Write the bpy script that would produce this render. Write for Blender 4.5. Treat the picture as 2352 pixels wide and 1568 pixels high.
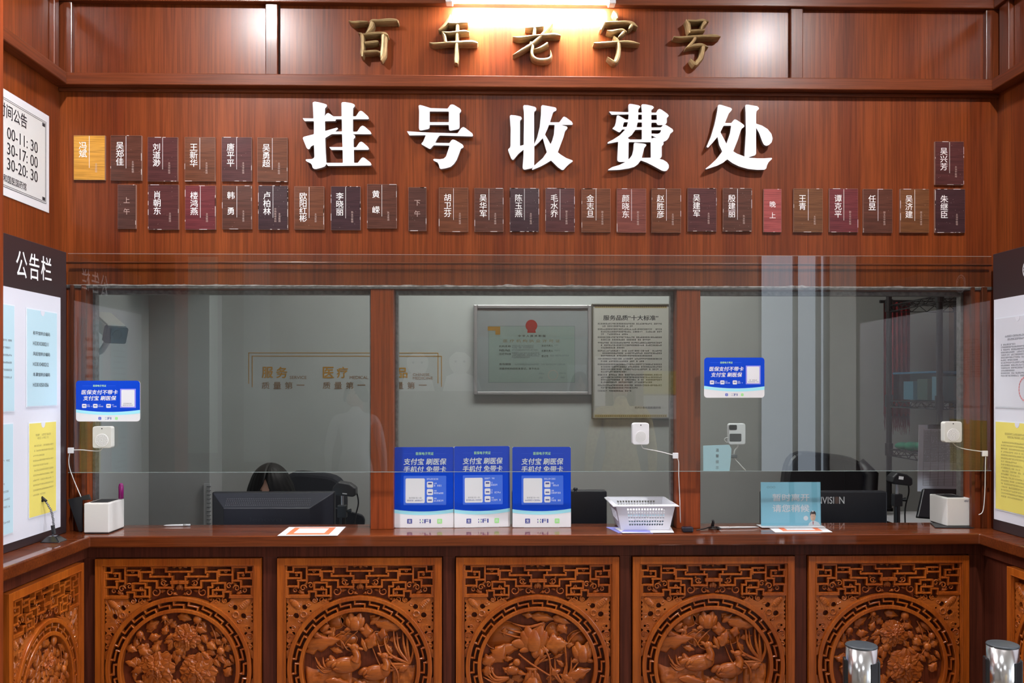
import bpy, bmesh, math, random
from mathutils import Vector, Matrix, noise
random.seed(7)
for _o in list(bpy.data.objects):
    bpy.data.objects.remove(_o, do_unlink=True)
SC = bpy.context.scene
COL = SC.collection
PI = math.pi
# ------------------------------------------------------------------ camera
# metres; the wooden facade is the plane Y = 0, the public hall is at Y < 0, the booth at Y > 0
D, EYE, FPX, YAW, HOR = 3.075, 1.55, 2050.0, 0.021, 890.0
cd = bpy.data.cameras.new('camera'); cam = bpy.data.objects.new('camera', cd); COL.objects.link(cam)
cam.location = (0, -D, EYE); cam.rotation_euler = (PI / 2, 0, -YAW)
cd.sensor_fit = 'HORIZONTAL'; cd.sensor_width = 36.0; cd.lens = 36.0 * FPX / 2352.0
cd.shift_y = (HOR - 784.0) / 2352.0; cd.clip_start = 0.05; cd.clip_end = 60
SC.camera = cam
# ------------------------------------------------------------------ world, exposure
w = bpy.data.worlds.new('world'); SC.world = w; w.use_nodes = True
w.node_tree.nodes['Background'].inputs[0].default_value = (0.75, 0.86, 1.0, 1)
w.node_tree.nodes['Background'].inputs[1].default_value = 1.8
SC.view_settings.view_transform = 'Standard'; SC.view_settings.look = 'None'
SC.view_settings.gamma = 1.0; SC.view_settings.use_curve_mapping = False
SC.view_settings.exposure = 0.45
# ------------------------------------------------------------------ added area light
def area(name, loc, rot, sx, sy, power, col):
    l = bpy.data.lights.new(name, 'AREA'); l.shape = 'RECTANGLE'; l.size = sx; l.size_y = sy
    l.energy = power; l.color = col
    o = bpy.data.objects.new(name, l); COL.objects.link(o); o.location = loc; o.rotation_euler = rot
    return o
# lamp added outside the unseen street front, in place of its daylight
area('added_daylight_lamp', (4.45, -3.85, 1.65), (PI / 2, 0, PI / 2 - 0.15), 2.3, 2.5, 130, (0.86, 0.93, 1.0))

def dirv(px, py):
    dx = (px - 1176.0) / FPX; dz = (HOR - py) / FPX
    s, c = math.sin(YAW), math.cos(YAW)
    return Vector((s + dx * c, c - dx * s, dz))
CAM = Vector((0, -D, EYE))
def P(px, py, Y):
    d = dirv(px, py); return CAM + d * ((Y + D) / d.y)
def PX(px, py, X):
    d = dirv(px, py); return CAM + d * (X / d.x)
def PZ(px, py, Z):
    d = dirv(px, py); return CAM + d * ((Z - EYE) / d.z)
def UX(px, Y): return P(px, HOR, Y).x
def VZ(px, py, Y): return P(px, py, Y).z
# ------------------------------------------------------------------ materials
MATS = {}
def _nt(name):
    m = bpy.data.materials.new(name); m.use_nodes = True
    return m, m.node_tree, m.node_tree.nodes, m.node_tree.links, m.node_tree.nodes['Principled BSDF']
def plain(name, col, rough=0.5, metal=0.0, coat=0.0, emit=0.0, var=0.0, vscale=30, bump=0.0, ecol=None, spec=0.5, alpha=1.0, trans=0.0):
    if name in MATS: return MATS[name]
    m, nt, N, L, b = _nt(name)
    c = (col[0], col[1], col[2], 1)
    b.inputs['Base Color'].default_value = c
    b.inputs['Roughness'].default_value = rough; b.inputs['Metallic'].default_value = metal
    b.inputs['Coat Weight'].default_value = coat; b.inputs['Coat Roughness'].default_value = 0.12
    b.inputs['Specular IOR Level'].default_value = spec
    b.inputs['Alpha'].default_value = alpha
    b.inputs['Transmission Weight'].default_value = trans
    if emit > 0:
        b.inputs['Emission Color'].default_value = c if ecol is None else (*ecol, 1)
        b.inputs['Emission Strength'].default_value = emit
    if var > 0 or bump > 0:
        tc = N.new('ShaderNodeTexCoord'); n = N.new('ShaderNodeTexNoise')
        n.inputs['Scale'].default_value = vscale; n.inputs['Detail'].default_value = 5
        L.new(tc.outputs['Object'], n.inputs['Vector'])
        if var > 0:
            r = N.new('ShaderNodeValToRGB')
            r.color_ramp.elements[0].position = 0.3; r.color_ramp.elements[1].position = 0.7
            r.color_ramp.elements[0].color = (*[x * (1 - var) for x in col], 1)
            r.color_ramp.elements[1].color = (*[min(1, x * (1 + var)) for x in col], 1)
            L.new(n.outputs['Fac'], r.inputs['Fac']); L.new(r.outputs['Color'], b.inputs['Base Color'])
        if bump > 0:
            bp = N.new('ShaderNodeBump'); bp.inputs['Strength'].default_value = bump; bp.inputs['Distance'].default_value = 0.002
            L.new(n.outputs['Fac'], bp.inputs['Height']); L.new(bp.outputs['Normal'], b.inputs['Normal'])
    MATS[name] = m; return m
def wood(name, dark, light, axis='Z', scale=1.0, rough=0.3, coat=0.0, contrast=1.0, bump=0.08, flecks=0.35, crough=0.15, spec=0.22):
    if name in MATS: return MATS[name]
    m, nt, N, L, b = _nt(name)
    tc = N.new('ShaderNodeTexCoord')
    def stretched(cross, along, detail, dist=0.0):
        mp = N.new('ShaderNodeMapping')
        s = {'X': (along, cross, cross), 'Y': (cross, along, cross), 'Z': (cross, cross, along)}[axis]
        mp.inputs['Scale'].default_value = [x * scale for x in s]
        n = N.new('ShaderNodeTexNoise'); n.inputs['Scale'].default_value = 1.0; n.inputs['Detail'].default_value = detail
        n.inputs['Distortion'].default_value = dist
        L.new(tc.outputs['Object'], mp.inputs['Vector']); L.new(mp.outputs['Vector'], n.inputs['Vector'])
        return n.outputs['Fac']
    broad = stretched(11, 0.35, 4, 0.2); fine = stretched(170, 5.0, 3)
    rp = N.new('ShaderNodeValToRGB'); e = rp.color_ramp.elements
    lo, hi = 0.5 - 0.2 / contrast, 0.5 + 0.2 / contrast
    e[0].position, e[1].position = lo, hi
    e[0].color = (*dark, 1); e[1].color = (*light, 1)
    L.new(broad, rp.inputs['Fac'])
    fr = N.new('ShaderNodeValToRGB'); f = fr.color_ramp.elements
    f[0].position, f[1].position = 0.35, 0.6
    f[0].color = (1 - flecks, 1 - flecks, 1 - flecks, 1); f[1].color = (1, 1, 1, 1)
    L.new(fine, fr.inputs['Fac'])
    mx = N.new('ShaderNodeMix'); mx.data_type = 'RGBA'; mx.blend_type = 'MULTIPLY'; mx.inputs['Factor'].default_value = 1.0
    L.new(rp.outputs['Color'], mx.inputs[6]); L.new(fr.outputs['Color'], mx.inputs[7])
    L.new(mx.outputs[2], b.inputs['Base Color'])
    b.inputs['Roughness'].default_value = rough
    b.inputs['Coat Weight'].default_value = coat; b.inputs['Coat Roughness'].default_value = crough
    b.inputs['Specular IOR Level'].default_value = spec
    if bump > 0:
        bp = N.new('ShaderNodeBump'); bp.inputs['Strength'].default_value = bump; bp.inputs['Distance'].default_value = 0.001
        L.new(fine, bp.inputs['Height']); L.new(bp.outputs['Normal'], b.inputs['Normal'])
    MATS[name] = m; return m
def glass_mat(name, tint=(0.9, 0.93, 0.92), ior=1.5, boost=1.0, rough=0.0):
    if name in MATS: return MATS[name]
    m = bpy.data.materials.new(name); m.use_nodes = True; nt = m.node_tree; N, L = nt.nodes, nt.links
    N.clear(); out = N.new('ShaderNodeOutputMaterial')
    tr = N.new('ShaderNodeBsdfTransparent'); tr.inputs[0].default_value = (*tint, 1)
    gl = N.new('ShaderNodeBsdfGlossy'); gl.inputs['Roughness'].default_value = rough
    fr = N.new('ShaderNodeFresnel'); fr.inputs['IOR'].default_value = ior
    ge = N.new('ShaderNodeNewGeometry')
    iv = N.new('ShaderNodeMath'); iv.operation = 'SUBTRACT'; iv.inputs[0].default_value = 1.0
    L.new(ge.outputs['Backfacing'], iv.inputs[1])
    mu = N.new('ShaderNodeMath'); mu.operation = 'MULTIPLY'; L.new(fr.outputs[0], mu.inputs[0]); L.new(iv.outputs[0], mu.inputs[1])
    m2 = N.new('ShaderNodeMath'); m2.operation = 'MULTIPLY'; m2.use_clamp = True; L.new(mu.outputs[0], m2.inputs[0]); m2.inputs[1].default_value = boost
    mx = N.new('ShaderNodeMixShader'); L.new(m2.outputs[0], mx.inputs[0]); L.new(tr.outputs[0], mx.inputs[1]); L.new(gl.outputs[0], mx.inputs[2])
    L.new(mx.outputs[0], out.inputs['Surface'])
    MATS[name] = m; return m

# ------------------------------------------------------------------ frames: local (u right, v up, w out of the surface)
class FR:
    def __init__(s, o, eu, ev, ew): s.o, s.u, s.v, s.w = Vector(o), Vector(eu), Vector(ev), Vector(ew)
    def __call__(s, u, v, w=0.0): return s.o + s.u * u + s.v * v + s.w * w
    def at(s, u, v, w=0.0): return FR(s(u, v, w), s.u, s.v, s.w)
    def rot(s, a):
        c, q = math.cos(a), math.sin(a); return FR(s.o, s.u * c + s.v * q, s.v * c - s.u * q, s.w)
def facade(x, z, y): return FR((x, y, z), (1, 0, 0), (0, 0, 1), (0, -1, 0))
def onleft(x, y, z): return FR((x, y, z), (0, 1, 0), (0, 0, 1), (1, 0, 0))
def onright(x, y, z): return FR((x, y, z), (0, -1, 0), (0, 0, 1), (-1, 0, 0))
def flat(x, y, z, a=0.0): return FR((x, y, z), (1, 0, 0), (0, 1, 0), (0, 0, 1)).rot(a)
def leaning(x, y, z, back, turn=0.0):   # upright board leaning back by 'back' rad, turned about Z
    c, s = math.cos(turn), math.sin(turn)
    eu = Vector((c, s, 0)); nrm = Vector((s, -c, 0))
    ev = Vector((0, 0, 1)) * math.cos(back) - nrm * math.sin(back)
    return FR((x, y, z), eu, ev, eu.cross(ev))

_TC = {}
def text_geo(body, bold=0.0, shear=0.0, depth=0.0, align='LEFT', spacing=1.0):
    k = (body, bold, shear, depth, align, spacing)
    if k in _TC: return _TC[k]
    c = bpy.data.curves.new('t', 'FONT'); c.body = body; c.shear = shear; c.extrude = depth
    c.align_x = align; c.space_character = spacing; c.resolution_u = 3
    o = bpy.data.objects.new('t', c)
    me = bpy.data.meshes.new_from_object(o)
    vs = [tuple(v.co) for v in me.vertices]; fs = [tuple(p.vertices) for p in me.polygons]
    bpy.data.meshes.remove(me); bpy.data.objects.remove(o); bpy.data.curves.remove(c)
    if bold > 0:                       # heavier strokes: the outline shifted a little to either side
        V, Fc = [], []
        for kz, (dx, dy) in enumerate(((-bold, 0), (bold, 0), (0, bold * .7), (0, -bold * .7))):
            q = len(V); V += [(x + dx, y + dy, z + .0025 * kz) for x, y, z in vs]; Fc += [tuple(i + q for i in f) for f in fs]
        vs, fs = V, Fc
    g = (vs, fs); _TC[k] = g; return g
def fill_geo(contours, depth, bevel=0.0):
    c = bpy.data.curves.new('c', 'CURVE'); c.dimensions = '2D'; c.fill_mode = 'BOTH'
    c.extrude = depth / 2; c.bevel_depth = bevel; c.bevel_resolution = 1
    for pts in contours:
        sp = c.splines.new('POLY'); sp.points.add(len(pts) - 1); sp.use_cyclic_u = True
        for q, (x, y) in zip(sp.points, pts): q.co = (x, y, 0, 1)
    o = bpy.data.objects.new('c', c)
    me = bpy.data.meshes.new_from_object(o)
    g = ([tuple(v.co) for v in me.vertices], [tuple(p.vertices) for p in me.polygons])
    bpy.data.meshes.remove(me); bpy.data.objects.remove(o); bpy.data.curves.remove(c)
    return g
def soften(pts, d):
    out = []; n = len(pts)
    for i in range(n):
        a, b, c = Vector(pts[i - 1]), Vector(pts[i]), Vector(pts[(i + 1) % n])
        la, lc = (a - b).length, (c - b).length
        ka, kc = min(d, la * 0.33), min(d, lc * 0.33)
        p0 = b + (a - b).normalized() * ka; p1 = b + (c - b).normalized() * kc
        out += [tuple(p0), tuple((p0 + p1) / 4 + b / 2), tuple(p1)]
    return out
def catmull(pts, k=5):
    if len(pts) < 3: return [tuple(p) for p in pts]
    out = []; n = len(pts)
    for i in range(n - 1):
        p0 = pts[max(i - 1, 0)]; p1 = pts[i]; p2 = pts[i + 1]; p3 = pts[min(i + 2, n - 1)]
        for j in range(k):
            t = j / k
            out.append(tuple(0.5 * ((2 * b) + (c - a) * t + (2 * a - 5 * b + 4 * c - d) * t * t + (3 * b - a - 3 * c + d) * t ** 3)
                             for a, b, c, d in zip(p0, p1, p2, p3)))
    out.append(tuple(pts[-1])); return out
def rrect(u0, v0, u1, v1, r, n=5):
    out = []
    for cx, cy, a0 in ((u1 - r, v1 - r, 0), (u0 + r, v1 - r, PI / 2), (u0 + r, v0 + r, PI), (u1 - r, v0 + r, 1.5 * PI)):
        for i in range(n + 1):
            a = a0 + PI / 2 * i / n; out.append((cx + r * math.cos(a), cy + r * math.sin(a)))
    return out
def circ(u, v, r, n=20): return [(u + r * math.cos(2 * PI * i / n), v + r * math.sin(2 * PI * i / n)) for i in range(n)]

class MB:
    def __init__(s, mat=None): s.v, s.f, s.k, s.mats, s.cur = [], [], [], [], 0; (mat is not None) and s.use(mat)
    def use(s, mat):
        if mat not in s.mats: s.mats.append(mat)
        s.cur = s.mats.index(mat); return s
    def add(s, vs, fs):
        b = len(s.v); s.v += [tuple(x) for x in vs]
        for f in fs: s.f.append(tuple(i + b for i in f)); s.k.append(s.cur)
        return s
    def box(s, x0, x1, y0, y1, z0, z1):
        x0, x1 = min(x0, x1), max(x0, x1); y0, y1 = min(y0, y1), max(y0, y1); z0, z1 = min(z0, z1), max(z0, z1)
        return s.add([(x0, y0, z0), (x1, y0, z0), (x1, y1, z0), (x0, y1, z0), (x0, y0, z1), (x1, y0, z1), (x1, y1, z1), (x0, y1, z1)],
                     [(0, 3, 2, 1), (4, 5, 6, 7), (0, 1, 5, 4), (1, 2, 6, 5), (2, 3, 7, 6), (3, 0, 4, 7)])
    def fbox(s, F, u0, u1, v0, v1, w0, w1):
        return s.add([F(u0, v0, w0), F(u1, v0, w0), F(u1, v1, w0), F(u0, v1, w0), F(u0, v0, w1), F(u1, v0, w1), F(u1, v1, w1), F(u0, v1, w1)],
                     [(0, 3, 2, 1), (4, 5, 6, 7), (0, 1, 5, 4), (1, 2, 6, 5), (2, 3, 7, 6), (3, 0, 4, 7)])
    def prism(s, F, pts, w0, w1):
        n = len(pts)
        a = sum(pts[i - 1][0] * pts[i][1] - pts[i][0] * pts[i - 1][1] for i in range(n))
        if a < 0: pts = pts[::-1]
        return s.add([F(u, v, w0) for u, v in pts] + [F(u, v, w1) for u, v in pts],
                     [tuple(range(n))[::-1], tuple(range(n, 2 * n))] + [(i, (i + 1) % n, n + (i + 1) % n, n + i) for i in range(n)])
    def sheet(s, F, pts, w):
        n = len(pts)
        a = sum(pts[i - 1][0] * pts[i][1] - pts[i][0] * pts[i - 1][1] for i in range(n))
        if a < 0: pts = pts[::-1]
        return s.add([F(u, v, w) for u, v in pts], [tuple(range(n))])
    def geo(s, F, g, u=0, v=0, w=0, sx=1.0, sy=None, sz=None):
        sy = sx if sy is None else sy; sz = sx if sz is None else sz
        return s.add([F(u + a * sx, v + b * sy, w + c * sz) for a, b, c in g[0]], g[1])
    def text(s, F, body, u, v, size, w=0.0006, bold=0.0, shear=0.0, align='LEFT', sx=1.0, spacing=1.0):
        return s.geo(F, text_geo(body, bold, shear, 0.0, align, spacing), u, v, w, size * sx, size, size)
    def fit(s, F, body, u0, u1, v0, v1, w=0.0006, bold=0.0, shear=0.0, spacing=1.0):   # lettering stretched into a rectangle
        g = text_geo(body, bold, shear, 0.0, 'LEFT', spacing)
        xs = [p[0] for p in g[0]]; ys = [p[1] for p in g[0]]; a, b, c, d = min(xs), max(xs), min(ys), max(ys)
        kx = (u1 - u0) / (b - a); ky = (v1 - v0) / max(d - c, 1e-6)
        return s.add([F(u0 + (p[0] - a) * kx, v0 + (p[1] - c) * ky, w + p[2] * ky) for p in g[0]], g[1])
    def quad4(s, pts): return s.add(pts, [(0, 1, 2, 3)])
    def vtext(s, F, body, u, v, size, pitch, w=0.0006, bold=0.0, sx=1.0):   # characters stacked downwards, u = centre, v = top
        for i, ch in enumerate(body):
            if ch != ' ': s.text(F, ch, u - size * sx * 0.5, v - size * 0.86 - i * pitch, size, w, bold, sx=sx)
        return s
    def scribble(s, F, u0, u1, v, h, w=0.0005, ch=None, gap=0.25, rnd=random):   # a line of print too small to read
        x = u0; ch = ch or h
        while x < u1 - ch * 0.5:
            k = rnd.random()
            if k > 0.06:
                a = x; b = min(x + ch * (1 - gap), u1)
                for yy in ((0.0, .18), (.4, .58), (.8, 1.0)):
                    if rnd.random() < .85: s.add([F(a, v + h * yy[0], w), F(b, v + h * yy[0], w), F(b, v + h * yy[1], w), F(a, v + h * yy[1], w)], [(0, 1, 2, 3)])
                m = a + (b - a) * rnd.uniform(.2, .7)
                s.add([F(m, v, w), F(m + ch * .16, v, w), F(m + ch * .16, v + h, w), F(m, v + h, w)], [(0, 1, 2, 3)])
            x += ch
        return s
    def tube(s, path, r, n=8, caps=True, closed=False):
        path = [Vector(p) for p in path]; m = len(path); rr = r if isinstance(r, (list, tuple)) else [r] * m
        b = []; prev = None
        for i in range(m):
            t = (path[min(i + 1, m - 1)] - path[max(i - 1, 0)])
            if closed: t = path[(i + 1) % m] - path[i - 1]
            if t.length < 1e-9: t = Vector((0, 0, 1))
            t.normalize()
            if prev is None:
                a = Vector((0, 0, 1)) if abs(t.z) < 0.9 else Vector((1, 0, 0)); nn = t.cross(a).normalized()
            else:
                nn = prev - t * prev.dot(t); nn = nn.normalized() if nn.length > 1e-6 else t.cross(Vector((1, 0, .3))).normalized()
            prev = nn; q = t.cross(nn)
            for j in range(n):
                a = 2 * PI * j / n; b.append(path[i] + (nn * math.cos(a) + q * math.sin(a)) * rr[i])
        fs = []
        for i in range(m if closed else m - 1):
            i2 = (i + 1) % m
            for j in range(n): fs.append((i * n + j, i * n + (j + 1) % n, i2 * n + (j + 1) % n, i2 * n + j))
        if caps and not closed: fs += [tuple(range(n))[::-1], tuple(range((m - 1) * n, m * n))]
        return s.add(b, fs)
    def cyl(s, p0, p1, r, r1=None, n=20): return s.tube([p0, p1], [r, r if r1 is None else r1], n)
    def lathe(s, c, prof, n=28, ax=None):
        F = FR(c, (1, 0, 0), (0, 1, 0), (0, 0, 1)) if ax is None else ax
        vs = [F(r * math.cos(2 * PI * j / n), r * math.sin(2 * PI * j / n), z) for r, z in prof for j in range(n)]
        fs = [(i * n + j, i * n + (j + 1) % n, (i + 1) * n + (j + 1) % n, (i + 1) * n + j) for i in range(len(prof) - 1) for j in range(n)]
        fs += [tuple(range(n))[::-1], tuple(range((len(prof) - 1) * n, len(prof) * n))]
        return s.add(vs, fs)
    def ell(s, c, r, M=None, nu=14, nv=10):
        c = Vector(c); M = M or Matrix.Identity(3); vs = []
        for i in range(nv + 1):
            a = PI * i / nv
            for j in range(nu):
                t = 2 * PI * j / nu
                vs.append(c + M @ Vector((r[0] * math.sin(a) * math.cos(t), r[1] * math.sin(a) * math.sin(t), -r[2] * math.cos(a))))
        fs = [(i * nu + j, i * nu + (j + 1) % nu, (i + 1) * nu + (j + 1) % nu, (i + 1) * nu + j) for i in range(nv) for j in range(nu)]
        return s.add(vs, fs)
    def build(s, name, mat=None, parent=None, smooth=False, bevel=0.0, seg=2, origin=None, merge=False, sub=0):
        off = wloc(parent) if parent is not None else None
        if off is None:
            if origin is None:
                xs, ys, zs = zip(*s.v); off = Vector(((min(xs) + max(xs)) / 2, (min(ys) + max(ys)) / 2, min(zs)))
            else: off = Vector(origin)
        me = bpy.data.meshes.new(name)
        me.from_pydata([tuple(Vector(p) - off) for p in s.v], [], s.f)
        ms = s.mats if s.mats else [mat]
        if mat is not None and s.mats and mat not in s.mats: ms = s.mats
        for m in ms: me.materials.append(m)
        if len(ms) > 1: me.polygons.foreach_set('material_index', s.k)
        if smooth: me.polygons.foreach_set('use_smooth', [True] * len(me.polygons))
        if merge:
            bm = bmesh.new(); bm.from_mesh(me); bmesh.ops.remove_doubles(bm, verts=bm.verts, dist=1e-5); bm.to_mesh(me); bm.free()
        me.update()
        o = bpy.data.objects.new(name, me); COL.objects.link(o)
        if parent is not None: o.parent = parent
        else: o.location = off
        if bevel > 0:
            b = o.modifiers.new('bevel', 'BEVEL'); b.width = bevel; b.segments = seg; b.limit_method = 'ANGLE'; b.angle_limit = 0.6
        if sub:
            q = o.modifiers.new('sub', 'SUBSURF'); q.levels = sub; q.render_levels = sub
        return o
def wloc(o):
    v = Vector((0, 0, 0))
    while o is not None: v = v + o.location; o = o.parent
    return v
def tag(o, label=None, cat=None, group=None, kind=None):
    if label: o['label'] = label
    if cat: o['category'] = cat
    if group: o['group'] = group
    if kind: o['kind'] = kind
    return o
def thing(name, label, cat, loc, group=None):
    o = bpy.data.objects.new(name, None); COL.objects.link(o); o.location = loc; o.empty_display_size = 0.05
    return tag(o, label, cat, group)
def struct(o): o['kind'] = 'structure'; return o
def dup(root, loc, label, rotz=None, group=None, scale=None):
    r = root.copy(); COL.objects.link(r); r.location = loc
    if rotz is not None: r.rotation_euler = (0, 0, rotz)
    if scale: r.scale = scale
    r['label'] = label
    if group: r['group'] = group
    for ch in list(root.children):
        c = ch.copy(); COL.objects.link(c); c.parent = r
        for g in list(ch.children):
            d = g.copy(); COL.objects.link(d); d.parent = c
    return r
def crnd(seed): return random.Random(seed)
# ------------------------------------------------------------------ materials used by the setting
W_WALL = wood('wall veneer', (0.118, 0.021, 0.005), (0.225, 0.050, 0.010), 'Z', 1.0, rough=0.36, coat=0.34, contrast=0.9, bump=0.05, crough=0.26, spec=.15)
W_TRIMX = wood('rail timber', (0.115, 0.024, 0.008), (0.185, 0.044, 0.012), 'X', 1.0, rough=0.35, coat=0.3, bump=0.05)
W_TRIMZ = wood('stile timber', (0.095, 0.019, 0.006), (0.15, 0.034, 0.010), 'Z', 1.0, rough=0.35, coat=0.3, bump=0.05)
W_TRIMY = wood('side rail timber', (0.115, 0.024, 0.008), (0.185, 0.044, 0.012), 'Y', 1.0, rough=0.35, coat=0.3, bump=0.05)
W_POST = wood('pillar timber', (0.19, 0.033, 0.008), (0.28, 0.055, 0.012), 'Z', 1.0, rough=0.4, coat=0.15, bump=0.05)
W_TOP = wood('counter timber', (0.10, 0.020, 0.005), (0.175, 0.038, 0.008), 'X', 1.0, rough=0.4, coat=0.8, bump=0.0, crough=0.05, spec=.1)
W_BASE = wood('counter front timber', (0.070, 0.016, 0.009), (0.108, 0.025, 0.012), 'Z', 1.0, rough=0.45, coat=0.05, bump=0.05, spec=.15)
W_CARVE = wood('carved timber', (0.275, 0.050, 0.005), (0.42, 0.10, 0.010), 'Z', 2.2, rough=0.34, coat=0.3, bump=0.05, flecks=0.3, crough=.2)
W_RELIEF = wood('relief timber', (0.30, 0.062, 0.009), (0.43, 0.112, 0.016), 'X', 2.5, rough=0.32, coat=0.4, bump=0.05, flecks=0.25, crough=.18)
W_BACK = wood('carved recess timber', (0.11, 0.020, 0.006), (0.16, 0.032, 0.009), 'Z', 1.6, rough=0.45, coat=0.1, bump=0.04)
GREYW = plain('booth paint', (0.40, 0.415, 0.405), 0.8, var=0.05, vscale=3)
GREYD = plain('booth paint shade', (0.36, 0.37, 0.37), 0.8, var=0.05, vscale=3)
HALLW = plain('hall plaster', (0.40, 0.37, 0.33), 0.8, var=0.03, vscale=2)
TILE = plain('hall tiles', (0.30, 0.25, 0.20), 0.3, var=0.06, vscale=4)
WHITE = plain('white plastic', (0.70, 0.70, 0.73), 0.35)
PAPERW = plain('white print', (0.74, 0.74, 0.77), 0.5)
BLACKP = plain('black plastic', (0.012, 0.013, 0.016), 0.42)
BLACKM = plain('black metal', (0.010, 0.010, 0.012), 0.35)
DARKTXT = plain('black ink', (0.015, 0.015, 0.02), 0.6)
ALU = plain('dirty aluminium', (0.20, 0.18, 0.18), 0.4, metal=0.6, var=0.3, vscale=60)
CHROME = plain('chrome', (0.80, 0.80, 0.82), 0.2, metal=1.0)
GLASS = glass_mat('clear sheet', (0.92, 0.95, 0.94), 1.5, 2.3)
ACRYL = glass_mat('clear acrylic', (0.90, 0.93, 0.94), 1.4, 1.2)

CT = 1.063                       # worktop height
YC = -0.126                      # front edge of the worktop
GY = -0.040                      # glass screen plane
RY = -5.2                        # rear wall of the hall
BY = 1.50                        # rear wall of the booth
CEIL = 3.22
XL, XR = UX(137, 0), UX(2291, 0)
# ------------------------------------------------------------------ wooden front wall with its three service openings
ZO = VZ(1133, 664, 0)
xs = [UX(p, 0) for p in (196, 851, 904, 1554, 1609, 2232)]
mb = MB()
mb.box(XL - .12, XR + .12, 0, .10, ZO, CEIL)
for a, b in ((XL - .12, xs[0]), (xs[1], xs[2]), (xs[3], xs[4]), (xs[5], XR + .12)): pass
struct(mb.build('wall_front', W_WALL))
mb = MB(); mb.box(XL - .12, xs[0], 0, .10, 0, ZO); struct(mb.build('wall_front_left', W_POST))
mb = MB(); mb.box(xs[5], XR + .12, 0, .10, 0, ZO); struct(mb.build('wall_front_right', W_POST))
mb = MB(); mb.box(XL - .12, XR + .12, .02, .10, 0, CT - .04); struct(mb.build('wall_front_low', W_BASE))
n = 1
for a, b in ((xs[1], xs[2]), (xs[3], xs[4])):
    mb = MB(); mb.box(a, b, 0, .10, CT, ZO); o = struct(mb.build('wall_front_pillar', W_POST, bevel=.002))
def trim(boxes, m, bev=.003):
    global n
    q = MB()
    for b_ in boxes: q.box(*b_)
    o = struct(q.build('trim_%d' % n, m, bevel=bev)); n += 1; return o
def zz(py): return VZ(1133, py, 0)
# rail between the two storeys of panelling, with a fillet below it
Zr0, Zr1 = VZ(1133, 200, -.045), VZ(1133, 173, -.045)
trim([(XL, XR, -.045, .001, Zr0, Zr1)], W_TRIMX)
trim([(XL, XR, -.012, .001, Zr0 - .012, Zr0)], W_TRIMX)
Zt = VZ(1133, 9, -.03)
trim([(XL, XR, -.03, .001, Zt, Zt + .16)], W_TRIMX)
for p0, p1 in ((609, 638), (1816, 1845)):
    a, b = UX(p0, -.018), UX(p1, -.018)
    trim([(a, b, -.018, .001, Zr1, Zt)], W_TRIMZ)
    trim([(b, b + .004, -.003, .001, Zr1, Zt)], plain('painted shadow line', (.02, .008, .005), .8), 0)  # dark strip colours in the shadow beside the stile
trim([(XL, UX(165, -.02), -.02, .001, Zr1, Zt)], W_TRIMZ)
trim([(UX(2265, -.02), XR, -.02, .001, Zr1, Zt)], W_TRIMZ)
# narrow mouldings around the openings (inner frame beads, outer jamb beads)
for a, b in ((160, 168), (186, 196)):
    trim([(UX(a, -.014), UX(b, -.014), -.014, .001, CT, ZO + .01)], W_TRIMZ, .002)
for a, b in ((2232, 2240), (2256, 2268)):
    trim([(UX(a, -.014), UX(b, -.014), -.014, .001, CT, ZO + .01)], W_TRIMZ, .002)
for (a, b) in ((xs[0], xs[1]), (xs[2], xs[3]), (xs[4], xs[5])):
    e = .010
    trim([(a, a + e, .055, .085, CT, ZO), (b - e, b, .055, .085, CT, ZO), (a + e, b - e, .055, .085, ZO - .014, ZO)], ALU, .001)
# worn edge band of the header above the openings
trim([(XL + .02, XR - .02, -.006, .001, ZO, ZO + .012)], ALU, .002)
trim([(XL + .02, XR - .02, -.004, .001, VZ(1133, 606, 0), VZ(1133, 603, 0))], W_TRIMX, .001)
# ------------------------------------------------------------------ side walls of the recess
YE = -.68                                     # recess depth on the left, where the end post stands
q = MB(); q.box(XL - .12, XL, YE - .17, 0, 0, CEIL); struct(q.build('wall_left', W_WALL))
q = MB(); q.box(XR, XR + .12, -1.3, 0, 0, CEIL); struct(q.build('wall_right', W_WALL))
XP = PX(9, 700, -1.30).x
XPOST = -1.298
q = MB(); q.box(XL + .025, XPOST, YE - .16, YE, 0, CEIL); struct(q.build('wall_left_post', W_POST, bevel=.003))
trim([(XL - .001, XL + .045, YE, -.045, Zr0, Zr1)], W_TRIMY)
trim([(XL - .001, XL + .02, -.075, -.045, Zr1, CEIL)], W_TRIMZ)
trim([(XL - .001, XL + .03, YE, -.03, Zt, Zt + .16)], W_TRIMY)
trim([(XR - .045, XR + .001, -1.25, -.045, Zr0, Zr1)], W_TRIMY)
trim([(XR - .02, XR + .001, -.10, -.045, Zr1, CEIL)], W_TRIMZ)
trim([(XR - .03, XR + .001, -1.25, -.03, Zt, Zt + .16)], W_TRIMY)
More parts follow.
